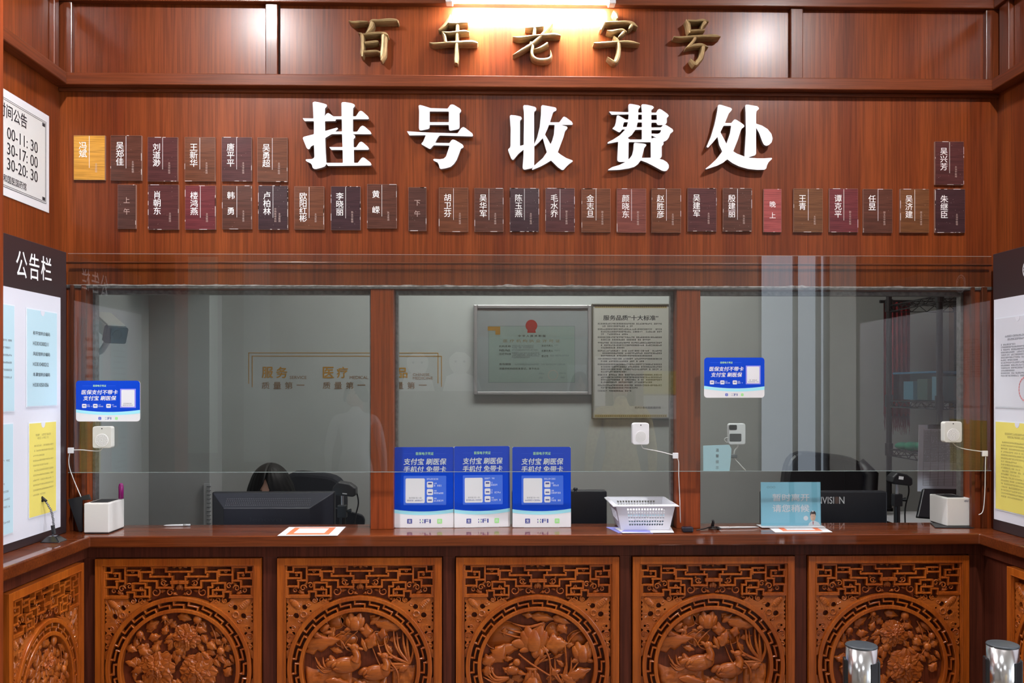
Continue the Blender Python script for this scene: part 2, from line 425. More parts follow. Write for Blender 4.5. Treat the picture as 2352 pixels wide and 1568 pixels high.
# ------------------------------------------------------------------ the booth behind the openings
XIL, XIR = P(318, 800, BY).x, 2.36
q = MB(); q.box(-2.0, 2.5, BY, BY + .1, 0, 2.9); struct(q.build('wall_booth_rear', GREYW))
XI0 = PX(318, 800, 0).x if False else P(319, 800, 1.18).x
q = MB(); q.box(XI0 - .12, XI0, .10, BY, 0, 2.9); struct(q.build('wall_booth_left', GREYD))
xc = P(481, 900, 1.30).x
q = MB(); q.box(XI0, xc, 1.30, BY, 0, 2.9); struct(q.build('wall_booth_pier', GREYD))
q = MB(); q.box(XIR, XIR + .1, .10, BY, 0, 2.9); struct(q.build('wall_booth_right', plain('brown booth board', (.16, .10, .075), .6, var=.15, vscale=6)))
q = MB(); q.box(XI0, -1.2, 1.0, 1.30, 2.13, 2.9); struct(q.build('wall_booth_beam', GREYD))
q = MB(); q.box(XI0 - .12, XIR + .1, .10, BY + .1, 2.75, 2.85); struct(q.build('ceiling_booth', HALLW))
q = MB(); q.box(-4.2, 4.2, RY - .1, BY + .1, -.1, 0); struct(q.build('floor', TILE))
# ------------------------------------------------------------------ public hall behind the camera (lights the scene, seen in the glass)
RY = -5.2                        # rear wall of the hall
def RP(px, py, y=RY): m = P(px, py, 2 * (GY - .004) - y); return m.x, m.z     # where a thing at depth y in the hall is mirrored in the glass
DX0, DX1 = RP(1742, 900)[0], RP(1906, 900)[0]
q = MB(); q.box(-4.2, 4.2, RY - .1, .1, CEIL, CEIL + .1); struct(q.build('ceiling', HALLW))
q = MB(); q.box(-4.2, DX0, RY - .1, RY, 0, CEIL); q.box(DX1, 4.2, RY - .1, RY, 0, CEIL); q.box(DX0, DX1, RY - .1, RY, 2.95, CEIL); struct(q.build('wall_rear', HALLW))
q = MB(); q.box(-4.3, -4.2, RY - .1, YE - .16, 0, CEIL); struct(q.build('wall_hall_left', HALLW))
WY0, WY1 = -5.0, -2.7            # street front on the right, unseen and added to let daylight in
q = MB(); q.box(4.2, 4.3, WY1, -1.3, 0, CEIL); q.box(4.2, 4.3, RY - .1, WY0, 0, CEIL); q.box(4.2, 4.3, WY0, WY1, 0, .35); q.box(4.2, 4.3, WY0, WY1, 2.9, CEIL); struct(q.build('wall_hall_right', HALLW))
q = MB(); q.box(-4.2, XL - .12, YE - .16, YE, 0, CEIL); struct(q.build('wall_hall_front_left', W_WALL))
q = MB(); q.box(XR + .12, 4.2, -1.3, -1.2, 0, CEIL); struct(q.build('wall_hall_front_right', W_WALL))
FRM = plain('window frame', (.10, .10, .11), .4, metal=.4)
q = MB()
for y in (WY0, (WY0 + WY1) / 2 - .025, WY1 - .05): q.box(4.22, 4.28, y, y + .05, .35, 2.9)
q.box(4.22, 4.28, WY0, WY1, .35, .40); q.box(4.22, 4.28, WY0, WY1, 2.85, 2.9); struct(q.build('added_window_1', FRM))
q = MB()
for px in (1742, 1826, 1879): x = RP(px, 900)[0]; q.box(x, x + .035, RY - .07, RY - .02, 0, 2.95)
q.box(DX1 - .035, DX1, RY - .07, RY - .02, 0, 2.95); q.box(DX0, DX1, RY - .07, RY - .02, 2.91, 2.95); struct(q.build('door_1', FRM))
q = MB(); q.box(-7, 9, -12, RY - .1, -.12, -.02); q.box(4.3, 9, RY - .1, .1, -.12, -.02); struct(q.build('floor_street', plain('street paving', (.35, .35, .34), .8, var=.1, vscale=3)))
# ------------------------------------------------------------------ lamps
def emis(name, col, s):
    return plain(name, (.9, .9, .9), .5, emit=s, ecol=col)
LED = emis('lit tube', (.97, .97, 1.0), 330)
DOWN = emis('lit downlight', (1.0, .96, .96), 1700)
PANEL = emis('lit ceiling panel', (.96, .98, 1.0), 4.8)
PANEL2 = emis('lit booth panel', (1.0, .99, .95), 12.5)
def tube_light():
    a, b = UX(1032, -.07), UX(1406, -.07); z = VZ(1133, 2, -.07)
    t = thing('tube_light', 'glowing white tube light on the top rail above the bronze letters', 'light', ((a + b) / 2, -.03, z + .03))
    q = MB(); q.box(a - .015, b + .015, -.058, -.0301, z + .012, z + .034); q.build('housing', WHITE, t, bevel=.003)
    q = MB(); q.tube([(a, -.066, z + .004), (b, -.066, z + .004)], .011, 14); q.build('tube', LED, t, smooth=True)
    for x in (a, b):
        q = MB(); q.box(x - .012, x + .012, -.079, -.04, z - .008, z + .026); q.build('end_cap', WHITE, t, bevel=.003)
tube_light()
for (px, py), lb in (((618, 48), 'recessed round downlight in the hall ceiling, on the left'), ((1745, 85), 'recessed round downlight in the hall ceiling, on the right')):
    m = dirv(px, py); k = (CEIL - EYE) / m.z; pt = CAM + m * k     # mirror image of the lamp in the glossy wall
    y = -pt.y
    t = thing('downlight', lb, 'light', (pt.x, y, CEIL - .012), 'recessed hall downlights')
    q = MB(); q.lathe((pt.x, y, CEIL - .008), [(.044, .008), (.046, .0), (.062, -.004), (.066, .0), (.066, .0075)], 28); q.build('trim_ring', WHITE, t, smooth=True)
    q = MB(); q.lathe((pt.x, y, CEIL - .006), [(.043, 0), (.043, .004)], 24); q.build('lamp_disc', DOWN, t)
for i, (x, y, lb) in enumerate(((-1.9, -2.6, 'left front'), (.1, -2.4, 'middle front'), (-1.9, -4.4, 'left rear'), (.4, -4.4, 'middle rear'))):  # unseen panels added to give the hall its general light
    t = thing('added_ceiling_light', 'added square white ceiling light panel at the %s of the hall' % lb, 'light', (x, y, CEIL - .03), 'added hall ceiling panels')
    q = MB(); q.box(x - .32, x + .32, y - .32, y + .32, CEIL - .028, CEIL - .001); q.build('frame', WHITE, t)
    q = MB(); q.box(x - .30, x + .30, y - .30, y + .30, CEIL - .032, CEIL - .0282); q.build('diffuser', PANEL, t)
t = thing('added_ceiling_light', 'added oblong ceiling light panel inside the booth', 'light', (.3, .8, 2.72))  # unseen panel added to brighten the booth
q = MB(); q.box(-.5, 1.1, .62, .98, 2.722, 2.749); q.build('frame', WHITE, t)
q = MB(); q.box(-.48, 1.08, .64, .96, 2.715, 2.7219); q.build('diffuser', PANEL2, t)
# ------------------------------------------------------------------ worktop and counter front
xl = P(205, 1234, YC).x; xr = P(2250, 1222, YC).x
q = MB()
F = FR((0, 0, 0), (1, 0, 0), (0, 1, 0), (0, 0, 1))
pts = [(XL + .002, YE + .004), (xl, YE + .004), (xl, YC), (xr, YC), (xr, -1.24), (XR - .002, -1.24), (XR - .002, -.001), (xs[5], -.001), (xs[5], .12), (xs[0], .12), (xs[0], -.001), (XL + .002, -.001)]
q.prism(F, pts, CT - .037, CT)
o = q.build('countertop', W_TOP, bevel=.004); tag(o, 'glossy red-brown wooden countertop wrapping around the service window', 'counter')
BYF = -.062                                   # plane of the counter front
q = MB(); q.box(xl - .05, xr + .05, BYF, .019, 0, CT - .0375)
q.box(XL + .002, xl - .04, YE + .004, BYF, 0, CT - .0375); q.box(xr + .04, XR - .002, -1.24, BYF, 0, CT - .0375)
o = q.build('service_counter', W_BASE); tag(o, 'dark brown wooden counter base behind the carved panels', 'counter')
# ------------------------------------------------------------------ the big white letters and the bronze letters
WSIDE = plain('letter side', (.16, .11, .10), .4)
WLET = plain('white letter face', (0.78, 0.78, 0.82), 0.35)
def to_plane(pts, ox, oy, s, Y):
    out = []
    for x, y in pts:
        p = P(ox + x * s, oy + y * s, Y); out.append((p.x, p.z))
    return out
S = 170 / 1568.0
WL = []
WL.append(((690, 230), 'leftmost big white letter, the sign word for hanging up, over the name plaques', [
 [(258,45),(300,28),(380,40),(500,70),(555,90),(562,120),(545,150),(520,170),(515,335),(545,290),(580,268),(620,285),(695,340),(872,340),(868,60),(885,40),(950,38),(1080,60),(1140,85),(1155,115),(1140,145),(1115,165),(1112,340),(1175,340),(1240,240),(1280,220),(1320,240),(1430,340),(1452,385),(1435,402),(1112,402),(1112,665),(1200,665),(1270,560),(1315,535),(1360,555),(1480,660),(1505,705),(1490,720),(1105,718),(1150,740),(1165,775),(1145,805),(1125,820),(1128,995),(1180,995),(1245,895),(1285,875),(1325,893),(1430,985),(1455,1030),(1435,1050),(1130,1050),(1135,1325),(1215,1325),(1290,1225),(1325,1207),(1365,1225),(1480,1315),(1505,1358),(1490,1383),(580,1392),(548,1345),(545,1360),(520,1400),(440,1430),(330,1458),(280,1450),(255,1425),(240,1365),(215,1335),(125,1290),(108,1265),(120,1250),(250,1243),(285,1220),(295,1190),(285,945),(220,980),(195,1030),(165,1038),(130,1010),(50,810),(55,785),(80,770),(285,718),(285,443),(90,443),(45,380),(275,385),(270,250)],
 [(518,445),(745,440),(750,402),(875,402),(880,660),(735,660),(790,615),(795,595),(775,578),(740,588),(522,650)],
 [(525,800),(660,718),(880,718),(892,990),(608,990),(655,1052),(893,1052),(898,1325),(560,1325),(548,1318),(530,1000)]]))
WL.append(((930, 230), 'second big white letter from the left, above the dark afternoon plaque', [
 [(287,115),(315,97),(390,115),(545,165),(905,175),(960,95),(1000,85),(1040,95),(1170,175),(1195,215),(1185,250),(1157,275),(1160,570),(1145,605),(1090,625),(960,648),(935,625),(928,525),(525,525),(520,590),(495,612),(340,642),(305,630),(295,590),(300,240)],
 [(525,238),(930,240),(930,462),(525,462)],
 [(40,655),(300,672),(600,685),(1115,697),(1190,590),(1235,563),(1280,585),(1430,700),(1445,745),(1430,768),(735,748),(700,790),(640,900),(945,905),(985,845),(1015,830),(1070,845),(1220,935),(1245,975),(1235,1005),(1185,1030),(1150,1130),(1100,1260),(1040,1350),(970,1410),(870,1440),(765,1458),(735,1440),(720,1370),(695,1320),(610,1280),(595,1255),(620,1240),(740,1248),(820,1235),(870,1190),(945,962),(605,955),(550,1025),(520,1032),(360,940),(345,918),(385,875),(440,742),(95,745)]]))
WL.append(((1160, 230), 'middle one of the five big white letters, the sign word for receiving', [
 [(100,330),(125,310),(220,318),(340,345),(358,385),(345,410),(320,430),(318,965),(395,945),(400,400),(398,260),(383,130),(400,100),(480,102),(640,140),(668,175),(655,215),(618,250),(618,930),(680,790),(735,560),(760,300),(765,125),(790,100),(880,115),(1070,150),(1095,185),(1085,220),(1020,255),(955,465),(1150,465),(1225,360),(1250,343),(1300,365),(1420,455),(1438,500),(1425,523),(1200,523),(1310,555),(1328,585),(1315,610),(1275,650),(1240,780),(1118,1100),(1180,1150),(1300,1225),(1430,1272),(1438,1295),(1370,1340),(1305,1400),(1240,1475),(1200,1475),(1120,1420),(975,1275),(870,1340),(740,1410),(580,1475),(568,1455),(605,1412),(560,1440),(420,1472),(385,1460),(372,1420),(390,1200),(393,1045),(280,1140),(185,1255),(160,1262),(130,1235),(65,1060),(70,1030),(105,1005),(115,960),(118,600)],
 [(622,968),(640,965),(720,890),(800,800),(840,950),(885,1100),(800,1225),(690,1320),(618,1385)],
 [(930,523),(1050,523),(1035,720),(1000,850),(965,930),(910,830),(848,725),(900,610)]]))
WL.append(((1390, 230), 'fourth big white letter from the left, dense with crossing strokes', [
 [(80,240),(100,236),(300,245),(495,250),(490,100),(515,75),(580,80),(710,105),(748,130),(735,160),(705,190),(702,258),(778,258),(765,110),(785,82),(860,85),(1000,115),(1035,145),(1025,170),(982,205),(980,260),(1080,262),(1115,200),(1150,180),(1200,200),(1320,285),(1350,325),(1340,345),(1308,370),(1308,470),(1290,500),(1250,515),(1270,512),(1330,545),(1430,610),(1445,650),(1430,670),(1385,700),(1350,790),(1310,845),(1230,885),(1242,915),(1230,945),(1200,970),(1200,1180),(1190,1210),(1148,1240),(1230,1260),(1310,1310),(1350,1370),(1350,1430),(1310,1490),(1260,1505),(1200,1490),(1000,1380),(880,1320),(755,1275),(700,1350),(620,1410),(500,1445),(300,1475),(60,1483),(65,1465),(150,1415),(300,1370),(430,1305),(300,1308),(262,1285),(258,1250),(275,880),(60,920),(48,905),(70,880),(170,830),(310,740),(420,622),(360,620),(320,675),(290,680),(155,605),(160,590),(200,550),(225,470),(245,335),(260,318),(290,322),(440,408),(490,408),(498,300),(135,308)],
 [(702,305),(778,305),(778,410),(700,410)], [(980,310),(1095,310),(1095,415),(980,415)], [(400,465),(485,465),(455,563),(375,563)],
 [(690,470),(778,470),(778,570),(668,570)], [(982,475),(1085,475),(1100,515),(1130,528),(1225,525),(1185,572),(980,575)],
 [(640,628),(778,625),(778,830),(525,830),(478,798),(570,730)], [(982,632),(1188,632),(1165,688),(1115,710),(1000,705),(984,712)], [(982,745),(1090,800),(1040,788),(982,812)],
 [(500,888),(965,890),(968,1215),(778,1218),(800,1130),(830,1010),(872,960),(872,935),(840,920),(625,897),(605,920),(600,1040),(570,1160),(520,1230),(494,1252)]]))
WL.append(((1615, 230), 'rightmost big white letter with a long sweeping base stroke', [
 [(312,115),(335,92),(380,95),(590,160),(615,185),(600,220),(545,280),(465,480),(600,480),(655,412),(680,403),(720,420),(850,505),(880,545),(865,570),(820,600),(800,640),(740,830),(640,1080),(720,1130),(880,1190),(878,1150),(905,700),(900,250),(890,125),(905,92),(960,93),(1150,125),(1188,165),(1175,195),(1135,225),(1125,300),(1125,495),(1250,535),(1370,610),(1450,710),(1475,810),(1455,890),(1400,945),(1340,968),(1290,945),(1255,880),(1190,700),(1125,585),(1125,1130),(1105,1165),(960,1212),(1150,1228),(1300,1228),(1455,1218),(1465,1240),(1390,1310),(1355,1380),(1340,1445),(1300,1472),(1150,1475),(950,1455),(760,1400),(620,1330),(512,1250),(430,1320),(300,1385),(65,1462),(50,1450),(150,1370),(290,1240),(405,1085),(340,950),(305,775),(230,870),(110,1000),(80,998),(75,975),(160,780),(240,520),(300,230)],
 [(435,540),(595,540),(570,700),(495,918),(430,790),(368,675)]]))
for (ox, oy), lb, cs in WL:
    g = fill_geo([to_plane(soften(c, 14), ox, oy, S, -.028) for c in cs], .020, .0)
    q = MB(); q.geo(FR((0, -.017, 0), (1, 0, 0), (0, 0, 1), (0, -1, 0)), g)
    o = q.build('sign_letter', WLET, bevel=.0012, seg=1, merge=True)
    o.data.materials.append(WSIDE)
    for p_ in o.data.polygons:
        if abs(p_.normal.y) < .5: p_.material_index = 1
    tag(o, lb, 'sign letter', 'big white letters of the registration sign')
BRZ = plain('bronze', (0.33, 0.225, 0.105), 0.40, metal=0.4, var=0.25, vscale=50, bump=.15)
def ribbon(q, F, pts, d, w0=0.0):
    pp = catmull(pts, 5); n = len(pp); prof = []
    for i, (u, v, h) in enumerate(pp):
        a, b = pp[max(i - 1, 0)], pp[min(i + 1, n - 1)]
        t = Vector((b[0] - a[0], b[1] - a[1])); t = t.normalized() if t.length > 1e-9 else Vector((1, 0))
        nx, ny = -t.y, t.x; h = max(h, .0012)
        for k, e in ((-1, w0), (-1, d * .72), (-.62, d * .95), (0, d), (.62, d * .95), (1, d * .72), (1, w0)):
            prof.append(F(u + nx * h * k, v + ny * h * k, e))
    fs = [(i * 7 + j, i * 7 + j + 1, (i + 1) * 7 + j + 1, (i + 1) * 7 + j) for i in range(n - 1) for j in range(6)]
    fs += [tuple(range(7))[::-1], tuple(range((n - 1) * 7, n * 7))]
    q.add(prof, fs)
S2 = 130 / 1568.0
BL = [((795, 30), 'first bronze brush letter from the left on the top panel', [
 [(70,205,15),(180,240,48),(400,225,42),(600,225,20)], [(640,250,20),(720,190,45),(900,190,48),(1200,170,60),(1400,190,45),(1430,250,10)],
 [(710,230,70),(690,320,75),(620,430,45),(540,550,20)], [(335,540,12),(420,570,55),(440,700,58),(445,900,55),(430,1060,58),(430,1190,25)],
 [(440,570,30),(700,545,50),(930,530,48),(1060,560,75),(1160,600,12)], [(1040,560,90),(1030,750,80),(1020,950,85),(1000,1120,85),(960,1290,20)],
 [(500,800,42),(700,780,55),(840,765,45),(890,770,12)], [(450,1050,40),(700,1035,50),(850,1030,40),(950,1080,40)]]),
 ((980, 30), 'second bronze brush letter, left end of the bright tube glow', [
 [(650,40,30),(600,180,60),(480,330,50),(330,450,20)], [(600,260,40),(800,270,40),(1000,250,42),(1140,260,25)],
 [(410,500,15),(600,530,40),(800,510,42),(1050,490,50),(1180,520,25)], [(420,500,15),(490,600,50),(520,780,50)],
 [(70,800,15),(200,830,40),(600,795,40),(900,790,55),(1250,780,70),(1410,820,30)], [(850,280,60),(840,600,55),(830,900,60),(820,1200,70),(810,1360,50)]]),
 ((1170, 30), 'middle bronze brush letter right below the glowing tube', [
 [(690,50,25),(700,250,50),(700,450,55),(690,600,50)], [(440,400,15),(600,390,35),(800,375,40),(950,365,20)],
 [(95,650,15),(300,660,45),(700,610,35),(1000,590,45),(1250,580,55),(1430,615,15)],
 [(1200,270,20),(1080,400,60),(930,560,55),(780,700,50),(600,850,50),(350,1000,45),(100,1150,12)],
 [(580,790,40),(640,900,55),(625,1080,50),(680,1210,55),(830,1270,55),(1050,1260,55),(1160,1180,40),(1140,1010,8)],
 [(1070,820,62),(950,890,50),(820,955,35),(690,985,10)]]),
 ((1355, 20), 'fourth bronze brush letter with a dot on its top', [
 [(650,50,40),(730,130,75),(770,250,30)], [(420,330,40),(380,430,55),(310,570,30)],
 [(430,360,40),(700,355,45),(1000,345,45),(1180,380,60),(1330,490,12)], [(1180,420,60),(1130,490,45),(1080,550,20)],
 [(475,590,25),(600,610,60),(800,570,50),(920,570,55),(1020,630,30)], [(960,600,60),(880,690,45),(790,770,20)],
 [(670,740,25),(760,830,50),(810,950,60),(815,1150,65),(780,1330,75),(700,1450,60),(560,1370,35),(490,1320,15)],
 [(110,930,20),(250,930,45),(600,905,40),(900,890,45),(1150,900,55),(1390,950,15)]]),
 ((1540, 30), 'rightmost bronze brush letter on the top panel', [
 [(440,170,20),(520,300,55),(540,450,50),(540,530,15)], [(480,190,40),(700,200,40),(900,180,50),(1070,220,25)],
 [(980,220,80),(900,330,55),(870,440,40)], [(560,470,40),(750,460,38),(960,455,30)],
 [(100,640,25),(300,655,42),(700,625,40),(1000,610,50),(1250,610,58),(1400,640,12)],
 [(700,650,60),(640,760,50),(540,880,50),(430,950,12)], [(520,900,40),(700,860,50),(880,850,55),(1060,930,12)],
 [(930,880,70),(910,1030,70),(870,1200,70),(760,1330,70),(700,1380,60),(570,1240,25)]])]
FF = FR((0, 0, 0), (1, 0, 0), (0, 0, 1), (0, -1, 0))
for (ox, oy), lb, st in BL:
    q = MB(); sc = S2 * (D - .042) / FPX
    for i, sk in enumerate(st):
        pts = [(*to_plane([(x, y)], ox, oy, S2, -.042)[0], h * sc) for x, y, h in sk]
        ribbon(q, FF, pts, .042 - .0006 * i)
    tag(q.build('bronze_letter', BRZ, smooth=False), lb, 'sign letter', 'bronze letters above the rail')

# ------------------------------------------------------------------ wooden name plaques
PCOL = {'yellow': ((.52, .24, .03), (.62, .31, .05)), 'plum': ((.062, .020, .020), (.095, .030, .030)), 'dark': ((.035, .016, .020), (.055, .024, .028)),
        'brown': ((.105, .035, .017), (.155, .052, .024)), 'umber': ((.070, .026, .018), (.105, .037, .024)), 'wine': ((.105, .020, .026), (.16, .032, .036)),
        'rosy': ((.15, .045, .036), (.20, .062, .046)), 'pink': ((.27, .055, .055), (.36, .08, .075)), 'olive': ((.115, .045, .018), (.165, .066, .027)), 'grey': ((.060, .025, .020), (.085, .034, .026))}
PTXT = plain('plaque white ink', (.80, .78, .76), .5); PSM = plain('plaque faded ink', (.42, .30, .27), .5)
PEDGE = plain('plaque clear edge', (.30, .17, .13), .3, coat=.4); PCHIP = plain('chipped edge', (.62, .56, .54), .6)
def plaque(x0, y0, x1, y1, ck, name, title, lb, line=True, chips=0, cat='name plaque'):
    th = .010; Y = -th
    a, b = P(x0, y1, Y), P(x1, y0, Y)
    W, H = b.x - a.x, b.z - a.z; F = facade(a.x, a.z, 0)
    q = MB()
    q.use(PEDGE).fbox(F, 0, W, 0, H, 0.0005, th - .0012)
    q.use(wood('plaque ' + ck, *PCOL[ck], 'X', 3.0, rough=.32, coat=.3, bump=0, flecks=.4)).fbox(F, .0008, W - .0008, .0008, H - .0008, th - .0012, th)
    r = crnd(int(x0 * 7 + y0)); w0 = th + .0004
    if name in ('上午', '下午', '晚上'):
        q.use(PTXT if ck == 'pink' else PSM)
        q.vtext(F, name, W * .5, H * .72, W * .37, W * .62, w0, .004)
    else:
        pit = H * .175; s = W * .27; k = len(name.replace(' ', ''))
        if len(name) == 4: pit = H * .165
        top = H * (.86 if not name.startswith('殷') else .85)
        q.use(PTXT); q.vtext(F, name, W * .30, top, s, pit * 1.02, w0, .005, sx=1.0)
        if line: q.fbox(F, W * .495, W * .505, H * .27, H * .985, th, w0)
        q.use(PSM)
        for j, tt in enumerate(title.split('|')):
            ts = W * .076; q.vtext(F, tt, W * (.72 - .14 * j), H * (.16 + .055 * len(tt)), ts, H * .055, w0, .004)
    if chips:
        q.use(PCHIP)
        for i in range(chips):
            side = r.randrange(4); L = r.uniform(.004, .03); t0 = r.random()
            if side < 2:
                u = t0 * (W - L); v = 0 if side == 0 else H - .0016
                q.fbox(F, u, u + L, v, v + .0016, th - .001, th + .0003)
            else:
                v = t0 * (H - L); u = 0 if side == 2 else W - .0014
                q.fbox(F, u, u + .0014, v, v + L, th - .001, th + .0003)
        for i in range(chips):
            u, v, e = r.uniform(.05, .95) * W, r.uniform(.05, .95) * H, r.uniform(.0003, .0008)
            q.fbox(F, u, u + e, v, v + e, th, th + .0003)
    tag(q.build('name_plaque', None), lb, cat, 'wooden name plaques on the front wall')
T1, T2, T3, T4 = '主治中医师', '主任中医师', '副主任中医师', '执业医师'
PL = [(169,311,241,413,'yellow','冯斌','主任医师','bright yellow name plaque at the left end of the upper row',1,0),
 (254,311,325,414,'umber','吴郑佳',T1,'dark brown plaque in the upper row, right beside the yellow one',1,4),
 (339,315,408,416,'plum','刘道渺',T1,'plum plaque in the upper row, second to the right of the yellow one',1,5),
 (424,315,494,416,'brown','王新华',T1,'brown plaque in the upper row above the wine-red plaque',1,3),
 (509,315,578,416,'plum','唐平平',T1,'plum plaque in the upper row, second from its right end at the left group',1,5),
 (591,316,660,417,'brown','吴勇超',T1,'brown plaque ending the left group of the upper row beside the white letter',1,3),
 (270,424,312,525,'grey','上午','','narrow dark morning plaque at the left end of the lower row',0,2),
 (340,424,410,527,'plum','肖朝东','主治医师','dark plum plaque without divider line, right of the narrow morning plaque',0,8),
 (425,426,495,527,'wine','楼鸿燕','主治医师','wine-red plaque in the lower row, left of centre',1,8),
 (510,426,578,526,'umber','韩 勇',T1,'brown two-character plaque in the lower row right of the wine-red one',1,6),
 (593,426,661,527,'dark','卢柏林','主治医师|中西医结合科','nearly black chipped plaque with two columns of small print',1,18),
 (676,428,744,527,'brown','欧阳红彬','主治医师','brown four-character plaque in the lower row',1,3),
 (760,428,828,528,'dark','李晓丽','执业中医师','dark plaque in the lower row below the first white letter',1,10),
 (843,423,911,524,'umber','黄 嵘',T4,'brown two-character plaque hung slightly higher, left of the afternoon plaque',1,4),
 (938,430,979,530,'grey','下午','','narrow dark afternoon plaque in the middle of the lower row',0,4),
 (1008,431,1075,532,'brown','胡卫芬',T2,'red-brown plaque directly right of the narrow afternoon plaque',1,2),
 (1090,432,1156,532,'umber','吴华军',T2,'dark brown plaque second to the right of the afternoon plaque',1,5),
 (1171,432,1238,532,'dark','陈玉燕',T2,'nearly black white-edged plaque below the middle white letter',1,18),
 (1253,432,1320,532,'plum','毛水乔',T3,'chipped plum plaque right of the nearly black one below the middle letter',1,14),
 (1336,433,1402,533,'brown','金志旦',T3,'brown plaque in the lower row between two reddish ones, left of the fourth letter',1,5),
 (1417,433,1484,534,'rosy','颜晓东',T3,'rosy brown plaque in the lower row below the fourth white letter',1,2),
 (1497,433,1564,534,'brown','赵胜彦',T1,'brown plaque in the lower row right of the rosy brown one',1,4),
 (1580,432,1646,531,'plum','吴建军',T1,'plum plaque without divider line below the fifth white letter',0,10),
 (1661,432,1727,531,'umber','殷建丽',T4,'speckled dark plaque left of the pink evening plaque',1,12),
 (1754,434,1795,533,'pink','晚上','','narrow pink evening plaque in the lower row',0,2),
 (1823,433,1890,533,'olive','王青','主任医师','olive-brown two-character plaque right of the pink evening plaque',1,3),
 (1905,433,1971,533,'wine','谭克平',T3,'dark wine-red plaque second to the right of the pink evening plaque',1,5),
 (1983,434,2050,534,'umber','任昱',T3,'brown two-character plaque third to the right of the pink evening plaque',1,3),
 (2068,434,2134,534,'olive','吴济建',T3,'olive-brown three-character plaque second from the right end of the lower row',1,4),
 (2148,434,2217,534,'dark','朱继臣',T1,'dark plaque ending the lower row at the right, below a plum plaque',0,12),
 (2148,325,2214,424,'plum','吴兴芳',T1,'lone plum plaque at the far right of the upper row',1,10)]
for p in PL: plaque(*p[:8], line=bool(p[8]), chips=p[9], cat='session plaque' if p[5] in ('上午', '下午', '晚上') else 'name plaque')
